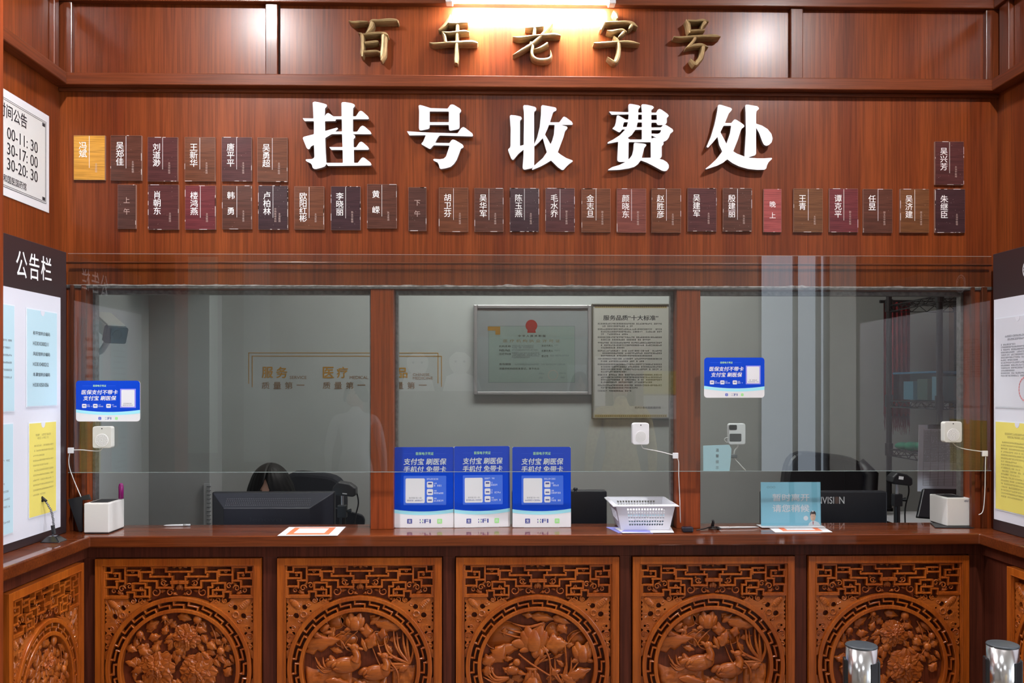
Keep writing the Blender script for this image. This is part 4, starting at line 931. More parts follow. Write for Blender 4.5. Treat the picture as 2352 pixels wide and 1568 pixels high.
def b_blue(q, G, W, H, g):
    for i, tx in enumerate(('和平馆转诊编码：', 'H33010300211', '凤起馆转诊编码：', 'H33010400212', '丰潭馆转诊编码：', 'H33010501056')):
        v = H * (.74 - i * .108); q.fit(G, tx.strip('：'), W * .18, W * (.75 if i % 2 == 0 else .70), v, v + H * .040, .0027, .008)
def b_lines(ink, n, top, bot, ttl=None, seal=False):
    def f(q, G, W, H, g):
        q.use(ink)
        if ttl: q.scribble(G, W * .22, W * .8, H * (top + .06), H * .022, .0027, rnd=g); q.scribble(G, W * .28, W * .7, H * (top + .025), H * .022, .0027, rnd=g)
        for i in range(n):
            v = H * (top - (top - bot) * (i + 1) / n); e = .9 if g.random() > .25 else g.uniform(.4, .7)
            q.scribble(G, W * .13, W * e, v, H * .017, .0027, ch=H * .022, rnd=g)
        if seal:
            q.use(plain('red seal', (.70, .25, .27), .6))
            for k in range(24):
                a0, a1 = k * PI / 12, (k + .8) * PI / 12; R = W * .16
                q.sheet(G, [(W * .68 + R * math.cos(a0), H * .2 + R * math.sin(a0)), (W * .68 + R * math.cos(a1), H * .2 + R * math.sin(a1)), (W * .68 + R * .88 * math.cos(a1), H * .2 + R * .88 * math.sin(a1)), (W * .68 + R * .88 * math.cos(a0), H * .2 + R * .88 * math.sin(a0))], .003)
    return f
XS = XB + .0003
side_sheet(XS, 1, SKYP, 61, 129, 720, 930, 'pale blue sheet listing codes on the left notice board', b_blue)
side_sheet(XS, 1, YELP, 66, 127, 968, 1172, 'yellow sheet on the left notice board behind the coiled pen', b_lines(YINK, 11, .80, .22, True), rnd=2)
side_sheet(XS, 1, SKYP, -34, 31, 703, 943, 'pale blue sheet at the outer end of the left board, upper row', b_lines(PALEINK, 10, .8, .1), rnd=3)
side_sheet(XS, 1, SKYP, -34, 28, 973, 1222, 'pale blue sheet at the outer end of the left board, lower row', b_lines(PALEINK, 10, .8, .1), rnd=4)
# opening hours plate higher up on the left wall
Xw = XL + .0025
yr = PX(112.7, 370, Xw).y; zt, zb = PX(112.7, 267, Xw).z, PX(112.7, 489, Xw).z
q = MB(plain('plate white', (.60, .60, .62), .5)); q.box(XL + .0003, Xw, -.80, yr, zb, zt); F = onleft(Xw, 0, 0)
q.use(plain('ivory print', (.56, .56, .55), .5)); q.box(Xw, Xw + .0004, -.80, yr - .018, zb + .026, zt - .026)
q.use(DARKTXT)
for e in (.021, .026):
    q.fbox(F, -.80, yr - e, zt - e - .006, zt - e - .0048, .0004, .0009); q.fbox(F, -.80, yr - e, zb + e + .0048, zb + e + .006, .0004, .0009); q.fbox(F, yr - e, yr - e + .0011, zb + e + .005, zt - e - .005, .0004, .0009)
q.fbox(F, yr - .045, yr - .028, zt - .045, zt - .034, .0004, .0009); q.fbox(F, yr - .045, yr - .028, zb + .034, zb + .045, .0004, .0009)
for tx, a, b, ref, c, d in (('时间公告', -4, 61.5, 55, 262, 294), ('00-11: 30', 15.5, 86, 79, 324, 350), ('30-17: 00', 15.5, 86, 79, 358, 384), ('30-20: 30', 15.5, 86, 79, 391, 417), ('和国医国药馆', 7, 60, 55, 419, 436)):
    q.fit(F, tx, PX(a, 350, Xw).y, PX(b, 350, Xw).y, PX(ref, d, Xw).z, PX(ref, c, Xw).z, .001, .014 if len(tx) < 6 else .006)
tag(q.build('hours_plate', None), 'white opening hours plate with black times high on the left wall', 'sign')
# right board
ztop2 = PX(2279, 584, XB2).z
t = thing('notice_board', 'white-faced notice board with dark brown header on the right side wall', 'notice board', (XR - .02, -.5, CT))
q = MB(); q.box(XB2 + .002, XR - .0005, -1.2, y1, CT + .0005, ztop2); q.build('board_frame', BRD, t, bevel=.002)
ya = PX(2283, 900, XB2).y; za, zb = PX(2281, 689, XB2).z, PX(2286, 1192, XB2).z
q = MB(LIT); q.box(XB2, XB2 + .0019, -1.15, ya, zb, za); q.build('white_face', None, t)
G = onright(XB2, PX(2362, 617, XB2).y, PX(2362, 617, XB2).z); q = MB(plain('emblem print', (.62, .62, .66), .5))
for r0, r1, nn in ((.030, .034, 24), (.022, .024, 24)):
    for k in range(nn):
        a0, a1 = 2 * PI * k / nn, 2 * PI * (k + 1) / nn
        q.sheet(G, [(r0 * math.cos(a0), r0 * math.sin(a0)), (r1 * math.cos(a0), r1 * math.sin(a0)), (r1 * math.cos(a1), r1 * math.sin(a1)), (r0 * math.cos(a1), r0 * math.sin(a1))], -.0015)
for k in range(16):
    a = 2 * PI * k / 16; q.fbox(G.at(.027 * math.cos(a), .027 * math.sin(a)).rot(a), -.002, .002, -.0012, .0012, -.0018, -.0015)
q.build('round_emblem', None, t)
XS2 = XB2 - .0003
side_sheet(XS2, -1, GRYP, 2288, 2395, 733, 933, 'white letter with a red seal on the right notice board', b_lines(PALEINK, 13, .72, .34, True, True), rnd=5)
side_sheet(XS2, -1, YELP, 2288.5, 2392, 968, 1167, 'yellow notice on the right notice board', b_lines(YINK, 18, .80, .15, True), rnd=6)
# ------------------------------------------------------------------ the hanging glass screen with everything stuck on it
ga, gb = UX(157, GY), UX(2276, GY); gz0, gz1 = VZ(1133, 1083.5, GY), VZ(1133, 585, GY)
t = thing('glass_screen', 'clear protective glass screen hung in front of the three service openings', 'glass screen', ((ga + gb) / 2, GY, gz0))
q = MB(); q.box(ga, gb, GY - .004, GY + .004, gz0 + .0017, gz1 - .001); q.build('pane', GLASS, t)
q = MB(); q.box(ga, gb, GY - .004, GY + .004, gz0, gz0 + .0015); q.build('lower_edge', plain('ground glass edge', (.22, .26, .26), .3), t)
q = MB(); q.box(ga, gb, GY - .004, GY + .004, gz1 - .0009, gz1); q.build('upper_edge', plain('upper glass edge', (.40, .30, .26), .3), t)
q = MB(); g = crnd(11); N_ = 260; top, bot = [], []
for i in range(N_ + 1):
    x = XL + .05 + (XR - XL - .1) * i / N_; z = VZ(1133, 657, -.004) + (x * -.0005)
    top.append((x, z + .001 + abs(noise.noise(Vector((x * 9, 1, 0)))) * .009 * (.4 + g.random()))); bot.append((x, z - .002 - .002 * g.random()))
for i in range(N_):
    q.add([(bot[i][0], -.008, bot[i][1]), (bot[i + 1][0], -.008, bot[i + 1][1]), (top[i + 1][0], -.008, top[i + 1][1]), (top[i][0], -.008, top[i][1])], [(0, 1, 2, 3)])
    q.add([(bot[i][0], -.0005, bot[i][1]), (bot[i + 1][0], -.0005, bot[i + 1][1]), (bot[i + 1][0], -.008, bot[i + 1][1]), (bot[i][0], -.008, bot[i][1])], [(0, 1, 2, 3)])
    q.add([(top[i][0], -.008, top[i][1]), (top[i + 1][0], -.008, top[i + 1][1]), (top[i + 1][0], -.0005, top[i + 1][1]), (top[i][0], -.0005, top[i][1])], [(0, 1, 2, 3)])
o = struct(q.build('trim_%d' % n, plain('old sealant', (.30, .25, .24), .5, var=.5, vscale=40))); n += 1
BLU = plain('sign blue', (.001, .052, .56), .35, spec=.2); BLU2 = plain('sign light blue', (.05, .15, .72), .35); CYA = plain('sign cyan', (.35, .78, .90), .4); LIM = plain('sign lime', (.50, .86, .42), .4)
VIO = plain('sign violet', (.26, .26, .78), .4); GRN = plain('logo green', (.32, .78, .25), .4); NAVY = plain('logo navy', (.05, .07, .30), .4); PALES = plain('print pale', (.70, .78, .95), .5)
def curve3(a, m, b, u0, u1, k=12):
    return [(u0 + (u1 - u0) * i / k, a * (1 - i / k) ** 2 + (2 * m - (a + b) / 2) * 2 * (1 - i / k) * (i / k) + b * (i / k) ** 2) for i in range(k + 1)]
def pay_print(q, F, W, H, kind, seed=1):
    g = crnd(seed); r = .05 * W if kind == 'sticker' else .03 * W
    fw = .0014
    q.use(PAPERW).prism(F, rrect(0, 0, W, H, r), 0, fw)
    U = lambda a: a * W
    V = lambda a: a * H
    e = fw
    if kind == 'sticker':
        c1, c2 = (.296, .232, .283), (.222, .155, .20); top = [p for p in rrect(0, 0, W, H, r) if p[1] > H * .5]
    else:
        c1, c2 = (.225, .20, .23), (.182, .156, .188); top = [p for p in rrect(0, 0, W, H, r) if p[1] > H * .5]
    cy = curve3(*[x * H for x in c1], 0, W); cy2 = curve3(*[x * H for x in c2], 0, W)
    q.use(BLU).sheet(F, sorted(cy, key=lambda p: p[0]) + sorted(top, key=lambda p: math.atan2(p[1] - H * .5, p[0] - W * .5)), e + .0003)
    q.use(CYA).sheet(F, cy2 + cy[::-1], e + .0003)
    w = e + .0006
    if kind == 'sticker':
        q.use(LIM).fit(F, '医保电子凭证', U(.268), U(.472), V(.85), V(.90), w, .02)
        q.use(PAPERW).fit(F, '医保支付不带卡', U(.085), U(.655), V(.66), V(.775), w, .026, .12)
        q.fit(F, '支付宝 刷医保', U(.112), U(.627), V(.515), V(.63), w, .026, .12)
        q.use(BLU2); q.fbox(F, U(.10), U(.25), V(.874), V(.878), w - .0002, w); q.fbox(F, U(.49), U(.62), V(.874), V(.878), w - .0002, w)
        for a, b in ((.095, .165), (.267, .337), (.473, .545)):
            q.use(PAPERW).prism(F, rrect(U(a), V(.332), U(b), V(.43), .012 * W, 3), w - .0003, w)
            q.use(NAVY).fbox(F, U(a + .015), U(b - .015), V(.375), V(.395), w, w + .0002)
            q.use(PALES).scribble(F, U(b + .012), U(b + .055), V(.395), V(.02), w, rnd=g); q.scribble(F, U(b + .012), U(b + .10), V(.355), V(.025), w, rnd=g)
        q.use(VIO).fbox(F, U(.69), U(.935), V(.335), V(.80), w - .0003, w)
        q.use(PAPERW).prism(F, rrect(U(.71), V(.36), U(.915), V(.775), .012 * W, 3), w, w + .0003)
        q.use(PALEINK).scribble(F, U(.745), U(.88), V(.425), V(.025), w + .0004, rnd=g); q.use(NAVY).scribble(F, U(.73), U(.90), V(.385), V(.02), w + .0004, rnd=g)
        lo = ((.352, .393), (.456, .552), (.613, .652), .04, .108)
    else:
        q.use(LIM).fit(F, '医保电子凭证', U(.358), U(.656), V(.90), V(.937), w, .02)
        q.use(PAPERW).fit(F, '支付宝 刷医保', U(.152), U(.87), V(.778), V(.86), w, .026, .12); q.fit(F, '手机付 免带卡', U(.152), U(.87), V(.685), V(.762), w, .026, .12)
        q.use(BLU2); q.fbox(F, U(.15), U(.33), V(.917), V(.919), w - .0002, w); q.fbox(F, U(.68), U(.87), V(.917), V(.919), w - .0002, w)
        q.prism(F, rrect(U(.155), V(.28), U(.87), V(.643), .012 * W, 3), w - .0003, w)
        q.use(PAPERW).prism(F, rrect(U(.188), V(.305), U(.51), V(.61), .02 * W, 3), w, w + .0003)
        q.use(PALEINK).fit(F, '支付宝 扫一扫', U(.245), U(.455), V(.358), V(.378), w + .0005, .004); q.use(NAVY).scribble(F, U(.215), U(.485), V(.328), V(.016), w + .0005, rnd=g)
        q.use(PALES).scribble(F, U(.545), U(.74), V(.592), V(.018), w + .0002, rnd=g)
        for vv in (.495, .402, .308):
            q.use(PAPERW).prism(F, rrect(U(.545), V(vv), U(.65), V(vv + .075), .02 * W, 3), w, w + .0003)
            q.use(NAVY).fbox(F, U(.565), U(.63), V(vv + .025 + (.015 if vv > .45 else 0)), V(vv + .04 + (.02 if vv > .45 else 0)), w + .0003, w + .0005)
            q.use(PALES).scribble(F, U(.67), U(.72), V(vv + .045), V(.016), w + .0002, rnd=g); q.scribble(F, U(.665), U(.84 if vv < .45 else .79), V(vv + .015), V(.02), w + .0002, rnd=g)
        lo = ((.217, .30), (.425, .612), (.722, .802), .05, .108)
    (a, b), (c, d), (e1, f1), v0, v1 = lo
    q.use(NAVY if kind != 'sticker' else BLU).prism(F, rrect(U(a), V(v0), U(b), V(v1), .008 * W, 3), w - .0003, w)
    q.use(PAPERW).fit(F, '支', U(a + (b - a) * .18), U(b - (b - a) * .15), V(v0 + .008), V(v1 - .008), w + .0003, .01)
    q.use(NAVY).fit(F, 'FI', U(c + (d - c) * .42), U(d), V(v0 + .005), V(v1 - .004), w, .012)
    for k in range(2):
        x = c + (d - c) * (.02 + .24 * k)
        q.fbox(F, U(x), U(x + (d - c) * .07), V(v0 + .005), V(v0 + .022), w - .0002, w); q.fbox(F, U(x), U(x + (d - c) * .07), V(v1 - .02), V(v1 - .004), w - .0002, w)
    q.use(LIM).prism(F, circ(U(c + (d - c) * .19), V((v0 + v1) / 2), V(.007), 10), w - .0002, w)
    q.use(GRN).prism(F, rrect(U(e1), V(v0), U(f1), V(v1), .008 * W, 3), w - .0003, w)
    q.use(PAPERW).fit(F, '民', U(e1 + .015), U(f1 - .015), V(v0 + .012), V(v1 - .012), w + .0003, .0)
for (x0, y0, x1, y1_), lb in (((175, 874, 322, 967.5), 'blue payment sticker on the glass at the left end, above the intercom'), ((1617, 821, 1755.5, 913), 'blue payment sticker on the glass right of the right pillar')):
    Y = GY - .0042; a, b = P(x0, y1_, Y), P(x1, y0, Y)
    q = MB(); pay_print(q, facade(a.x, a.z, Y), b.x - a.x, b.z - a.z, 'sticker', int(x0))
    tag(q.build('payment_sticker', None), lb, 'sticker', 'blue payment stickers on the glass')
# intercom speakers with their cables
HOLE = plain('grille hole', (.04, .04, .045), .7); IVORY = plain('ivory plastic', (.56, .56, .53), .4); CABW = plain('white cable', (.62, .62, .62), .45); MESHR = plain('round grille', (.80, .80, .80), .4)
def intercom(box, clip, c1, c2, lb, mat):
    Y0 = GY - .0045; dpt = .026; Y = Y0 - dpt
    a, b = P(box[0], box[3], Y), P(box[2], box[1], Y); W, H = b.x - a.x, b.z - a.z
    t = thing('intercom_speaker', lb, 'intercom', ((a.x + b.x) / 2, Y0, a.z), 'intercom speakers on the glass')
    F = facade(a.x, a.z, Y0)
    q = MB(); q.prism(F, rrect(0, 0, W, H, .008), 0, dpt); q.build('case', mat, t, bevel=.002)
    q = MB(MESHR); cx, cy, R = W * .5, H * .37, W * .34
    q.prism(F, circ(cx, cy, R, 28), dpt, dpt + .0015)
    q.use(HOLE)
    for k in range(7):
        rr = R * .86 * k / 6; m = max(1, int(6 * k * .95))
        for j in range(m):
            an = 2 * PI * j / m + k * .3; q.sheet(F, circ(cx + rr * math.cos(an), cy + rr * math.sin(an), R * .045, 6), dpt + .0017)
    q.build('round_grille', None, t)
    q = MB(); q.lathe((0, 0, 0), [(.0022, 0), (.0022, .0008)], 10, F.at(W * .5, H * .90, dpt)); q.build('screw', HOLE, t)
    Yc = GY - .0078
    q = MB(); q.tube(catmull([tuple(P(x, y, Yc)) for x, y in c1], 6), .0016, 7); q.build('cable', CABW, t, smooth=True)
    q = MB(); q.tube(catmull([tuple(P(x, y, Yc if i < 2 else GY - .0095)) for i, (x, y) in enumerate(c2)], 6), .0014, 7); q.build('cable', CABW, t, smooth=True)
    p = P(clip[0], clip[1], GY - .0046); q = MB(); q.fbox(facade(p.x, p.z, GY - .0046), -.0095, .0095, -.0095, .0095, 0, .006); q.build('cable_clip', WHITE, t, bevel=.001)
intercom((212, 979, 256, 1029), (163.5, 1034), [(236, 1029), (228, 1035), (210, 1035), (190, 1033), (164, 1033)], [(160, 1040), (158, 1056), (160, 1075), (170, 1103), (186, 1141)], 'ivory intercom speaker on the glass below the left blue sticker', IVORY)
intercom((1453, 971, 1491, 1021), (1551, 1046), [(1473, 1021), (1477, 1029), (1490, 1032), (1520, 1038), (1551, 1046)], [(1555, 1050), (1559, 1062), (1559, 1090), (1561, 1135), (1563, 1200)], 'white intercom speaker on the middle of the glass beside the right pillar', WHITE)
intercom((2169, 968, 2210, 1016), (2261, 1041), [(2188, 1016), (2196, 1024), (2212, 1030), (2235, 1034), (2261, 1037)], [(2264, 1048), (2263, 1080), (2262, 1130), (2258, 1172), (2248, 1182)], 'ivory intercom speaker at the right end of the glass', IVORY)
# solid scanner and pale blue note standing in for their reflections in the glass
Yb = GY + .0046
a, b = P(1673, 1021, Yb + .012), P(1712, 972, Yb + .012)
t = thing('reflected_scanner', 'solid stand-in for the reflection of a small white scanner in the right glass', 'scanner', ((a.x + b.x) / 2, Yb + .02, a.z))
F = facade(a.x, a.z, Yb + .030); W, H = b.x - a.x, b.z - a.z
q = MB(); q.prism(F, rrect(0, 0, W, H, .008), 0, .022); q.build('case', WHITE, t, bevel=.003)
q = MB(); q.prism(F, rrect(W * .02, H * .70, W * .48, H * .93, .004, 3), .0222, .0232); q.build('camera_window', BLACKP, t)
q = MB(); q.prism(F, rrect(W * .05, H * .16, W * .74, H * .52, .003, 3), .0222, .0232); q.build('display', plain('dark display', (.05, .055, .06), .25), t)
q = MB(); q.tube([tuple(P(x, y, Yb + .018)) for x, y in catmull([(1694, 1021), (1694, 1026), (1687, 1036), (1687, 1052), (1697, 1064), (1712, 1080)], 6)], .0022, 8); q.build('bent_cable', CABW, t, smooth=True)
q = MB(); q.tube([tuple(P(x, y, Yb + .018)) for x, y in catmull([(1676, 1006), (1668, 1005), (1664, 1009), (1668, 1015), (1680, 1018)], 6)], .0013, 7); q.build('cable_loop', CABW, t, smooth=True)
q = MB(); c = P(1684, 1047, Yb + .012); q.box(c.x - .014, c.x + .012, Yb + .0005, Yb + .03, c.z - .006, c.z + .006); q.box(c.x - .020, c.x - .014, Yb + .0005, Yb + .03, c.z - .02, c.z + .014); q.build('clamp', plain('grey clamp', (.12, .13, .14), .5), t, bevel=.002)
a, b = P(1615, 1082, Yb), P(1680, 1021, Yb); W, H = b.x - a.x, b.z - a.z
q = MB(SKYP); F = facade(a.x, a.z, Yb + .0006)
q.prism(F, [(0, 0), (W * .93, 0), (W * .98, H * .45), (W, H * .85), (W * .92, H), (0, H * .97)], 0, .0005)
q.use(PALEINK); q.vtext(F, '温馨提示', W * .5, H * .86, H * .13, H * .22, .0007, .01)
tag(q.build('reflected_note', None), 'solid stand-in for the reflection of a pale blue note beside the scanner', 'note')
# ------------------------------------------------------------------ things standing on the worktop
def stand_poster(pl, pr, pb, Y, back, turn, lb, seed, h=.279):
    a, b = P(pl, pb, Y), P(pr, pb, Y); W = (b.x - a.x) / math.cos(turn)
    t = thing('poster_stand', lb, 'poster', ((a.x + b.x) / 2, Y, CT), 'blue payment posters in stands')
    F = leaning(a.x, Y, CT + .0014, back, turn)
    q = MB(); pay_print(q, F, W, h, 'poster', seed); q.build('printed_panel', None, t)
    q = MB(); q.fbox(F, .0, W, .0, h, -.0026, -.0004); q.build('backing_plate', PAPERW, t)
    G = leaning(a.x, Y, CT + .0003, 0, turn); q = MB(); q.fbox(G, W * .2, W * .8, 0, .002, -.06, .0); q.build('foot', WHITE, t)
stand_poster(905.5, 1042.5, 1213.5, .030, .045, 0.0, 'left blue payment poster of the three, against the left pillar', 3)
stand_poster(1043.5, 1171.5, 1212.5, .026, .045, .10, 'middle blue payment poster, slightly turned beside the left one', 4, .281)
stand_poster(1177, 1311.5, 1213.5, .030, .045, 0.0, 'right blue payment poster of the three, standing apart', 5)
def receipt_box(x0, x1, yt, yb, Y, lb, dp=.125, logo=False):
    a, b = P(x0, yb, Y), P(x1, yt, Y); zb, zt = CT + .0035, b.z
    t = thing('receipt_printer', lb, 'printer', ((a.x + b.x) / 2, Y + dp / 2, CT), 'white cube printers on the worktop')
    q = MB(); q.box(a.x, b.x, Y, Y + dp, zb, zt); q.build('case', plain('printer white', (.66, .65, .64), .4), t, bevel=.003)
    q = MB(); q.box(a.x + .012, b.x - .012, Y + .02, Y + dp - .02, zt + .0004, zt + .0018); q.build('top_cover', BLACKP, t, bevel=.0008)
    q = MB(); q.box(a.x + .003, b.x - .003, Y + .004, Y + dp - .004, CT + .0002, zb - .0002); q.build('base', BLACKP, t)
    if logo:
        q = MB(); F = facade(b.x, zt, Y)
        for i in range(5): q.fbox(F, -.022 + .003 * i, -.020 + .003 * i, -.013 - .001 * (i % 2), -.008 + .001 * (i % 3), .0004, .0008)
        q.build('front_logo', PALEINK, t)  # ink bars stand for the logo on the case front
    return a.x, b.x, zt
ax, bx, bz = receipt_box(192.5, 250, 1155.5, 1226, -.072, 'white cube printer at the left end of the worktop with a marker in it')
q = MB(); p = P(278, 1120, .035); q.use(plain('magenta plastic', (.22, .004, .13), .35)).lathe((p.x, .035, bz + .0025), [(.0085, 0), (.0085, .040), (.0065, .050), (.003, .0535)], 14)
tag(q.build('marker_pen', None, smooth=True), 'magenta marker standing behind the left white printer', 'pen')
receipt_box(2175, 2229, 1143.5, 1208.5, .010, 'white cube printer with a dark logo at the right end of the worktop', .125, True)
q = MB(); a, b = P(2150, 1209, -.01), P(2236, 1209, -.01); q.box(a.x - .004, b.x, -.012, .112, CT + .0000, CT + .0002)
bpy.data.objects  # keep order
c = [PZ(x, y, CT) for x, y in ((2137, 1202), (2148, 1212.5), (2237, 1213), (2237, 1206))]
q = MB(BLACKP); F = flat(0, 0, CT)
q.prism(F, [(p.x, p.y) for p in (c[0], c[1], c[2], c[3])], .0002, .0030)
tag(q.build('counter_mat', None), 'thin black mat under the right white printer', 'mat')
# black tablet leaning in the left corner
q = MB(BLACKP); Y = -.030; pts = [(183, 1226), (157.5, 1151.5), (206, 1139.5), (211, 1152), (190.5, 1153.2), (190.5, 1225)]
pp = [P(x, y, Y) for x, y in pts]; dz = CT + .0005 - min(p.z for p in pp)
q.prism(FR((0, Y, 0), (1, 0, 0), (0, 0, 1), (0, -1, 0)), [(p.x, p.z + dz) for p in pp], 0, .007)
tag(q.build('tablet', None, bevel=.0015), 'black tablet leaning on its corner left of the white printer', 'tablet')
# coiled pen in a base on the left side counter
p = PZ(126, 1243, CT); X0 = p.x; Y0 = p.y
t = thing('counter_pen', 'counter pen on a coiled spring in a small black base, on the left side counter', 'pen', (X0, Y0, CT))
q = MB(); q.add([(X0 - .035, Y0 - .03, CT + .0003), (X0 + .028, Y0 - .03, CT + .0003), (X0 + .028, Y0 + .03, CT + .0003), (X0 - .035, Y0 + .03, CT + .0003), (X0 - .018, Y0 - .014, CT + .018), (X0 + .008, Y0 - .014, CT + .018), (X0 + .008, Y0 + .014, CT + .018), (X0 - .018, Y0 + .014, CT + .018)],
       [(0, 3, 2, 1), (4, 5, 6, 7), (0, 1, 5, 4), (1, 2, 6, 5), (2, 3, 7, 6), (3, 0, 4, 7)]); q.build('base', plain('glossy black', (.01, .01, .012), .15), t, bevel=.003)
def onY(x, y): return P(x, y, Y0)
s0, s1, s2, s3 = onY(121, 1232), onY(123, 1205), onY(117, 1172), onY(99, 1143)
axis = catmull([tuple(s0), tuple(s1), tuple(s2), tuple(s3)], 30)
hel = []
for i, c in enumerate(axis):
    a = i * 1.9; hel.append((c[0] + .0042 * math.cos(a), c[1] + .0042 * math.sin(a), c[2]))
q = MB(); q.tube(hel, .0008, 5); q.build('coil', BLACKM, t, smooth=True)
q = MB(); q.tube(axis, .0024, 8); q.build('pen_body', plain('smoky plastic', (.25, .25, .28), .2), t, smooth=True)
q = MB(); q.tube([tuple(onY(124, 1226)), tuple(onY(121, 1206))], .006, 10); q.build('collar', BLACKP, t)
q = MB(); q.tube([tuple(onY(107, 1151)), tuple(onY(96, 1142)), tuple(onY(97, 1152))], [.004, .006, .005], 10); q.build('pen_cap', BLACKP, t, smooth=True)
# leaflets lying on the worktop
ORG = plain('orange print', (.80, .20, .08), .5)
def leaflet(quad, lb, inset=(.24, .86, .10, .80)):
    c = [PZ(x, y, CT) for x, y in quad]
    def B(u, v): return (c[0] * (1 - u) + c[1] * u) * (1 - v) + (c[3] * (1 - u) + c[2] * u) * v
    q = MB(PAPERW)
    def cell(u0, u1, v0, v1, z0, z1):
        ps = [B(u0, v0), B(u1, v0), B(u1, v1), B(u0, v1)]
        q.prism(flat(0, 0, CT), [(p.x, p.y) for p in ps], z0, z1)
    cell(0, 1, 0, 1, .0003, .0011); a, b, d, e = inset
    q.use(ORG); cell(a, b, d, e, .0011, .0014); q.use(PAPERW); cell(a + .1, b - .1, d + .16, e - .12, .0014, .0017)
    tag(q.build('leaflet', None), lb, 'leaflet', 'white leaflets with orange frames on the worktop')
leaflet(((637, 1230.5), (775, 1230), (794, 1209.8), (664, 1210.5)), 'white leaflet with an orange frame lying in front of the left monitor', (.12, .84, .1, .92))
leaflet(((1781, 1222.5), (1912, 1222), (1889, 1209), (1762, 1209.5)), 'white leaflet with an orange frame in front of the blue away sign', (.16, .86, .15, .95))
# away sign
Y = .020; a, b = P(1748, 1205, Y), P(1885, 1107, Y); W, H = b.x - a.x, b.z - CT - .006
t = thing('away_sign', 'pale blue away sign in a clear stand, before the right monitor', 'sign', ((a.x + b.x) / 2, Y, CT + .0012))
F = leaning(a.x, Y, CT + .006, .03)
q = MB(plain('away sign blue', (.24, .56, .70), .3)); q.fbox(F, 0, W, 0, H, 0, .002)
q.use(PAPERW); q.fit(F, '暂时离开', W * .19, W * .81, H * .56, H * .735, .0024, .022); q.fit(F, '请您稍候', W * .19, W * .81, H * .31, H * .485, .0024, .022)
q.use(plain('sign grey print', (.10, .22, .28), .5))
q.fit(F, '方回春堂'[0:1] if False else '○○○', W * .10, W * .24, H * .86, H * .91, .0024, .0)
SKIN = plain('drawn skin', (.78, .50, .36), .5); HAIRD = plain('drawn hair', (.06, .03, .025), .5)
q.use(PAPERW).sheet(F, [(W * .79, 0), (W * .995, 0), (W * .96, H * .07), (W * .90, H * .11), (W * .84, H * .10), (W * .80, H * .05)], .0024)
q.use(SKIN).sheet(F, [(W * .868 + W * .045 * math.cos(t_), H * .20 + H * .095 * math.sin(t_)) for t_ in [2 * PI * i / 20 for i in range(20)]], .0027)
q.use(HAIRD).sheet(F, [(W * .82, H * .22), (W * .822, H * .30), (W * .85, H * .335), (W * .89, H * .335), (W * .915, H * .30), (W * .916, H * .22), (W * .90, H * .265), (W * .84, H * .265)], .0029)
for s_ in (.852, .884): q.sheet(F, circ(W * s_, H * .215, W * .004, 6), .0030)
q.use(plain('drawn red', (.5, .02, .05), .5)).sheet(F, [(W * .862, H * .09), (W * .876, H * .09), (W * .872, H * .02), (W * .866, H * .02)], .0029); q.fbox(F, W * .858, W * .880, H * .148, H * .153, .0028, .0031)
q.use(PAPERW).sheet(F, circ(W * .865, H * .33, W * .014, 10), .0032); q.sheet(F, circ(W * .748, H * .17, W * .04, 16), .0027)
q.build('printed_panel', None, t)
q = MB(); q.fbox(F, -.002, W + .002, -.002, H + .002, .0034, .0046); q.build('front_sheet', ACRYL, t)
q = MB(); q.box(a.x - .006, b.x + .006, Y - .03, Y + .035, CT + .0024, CT + .0055); q.build('foot', plain('clear foot', (.55, .56, .58), .25), t, bevel=.001)
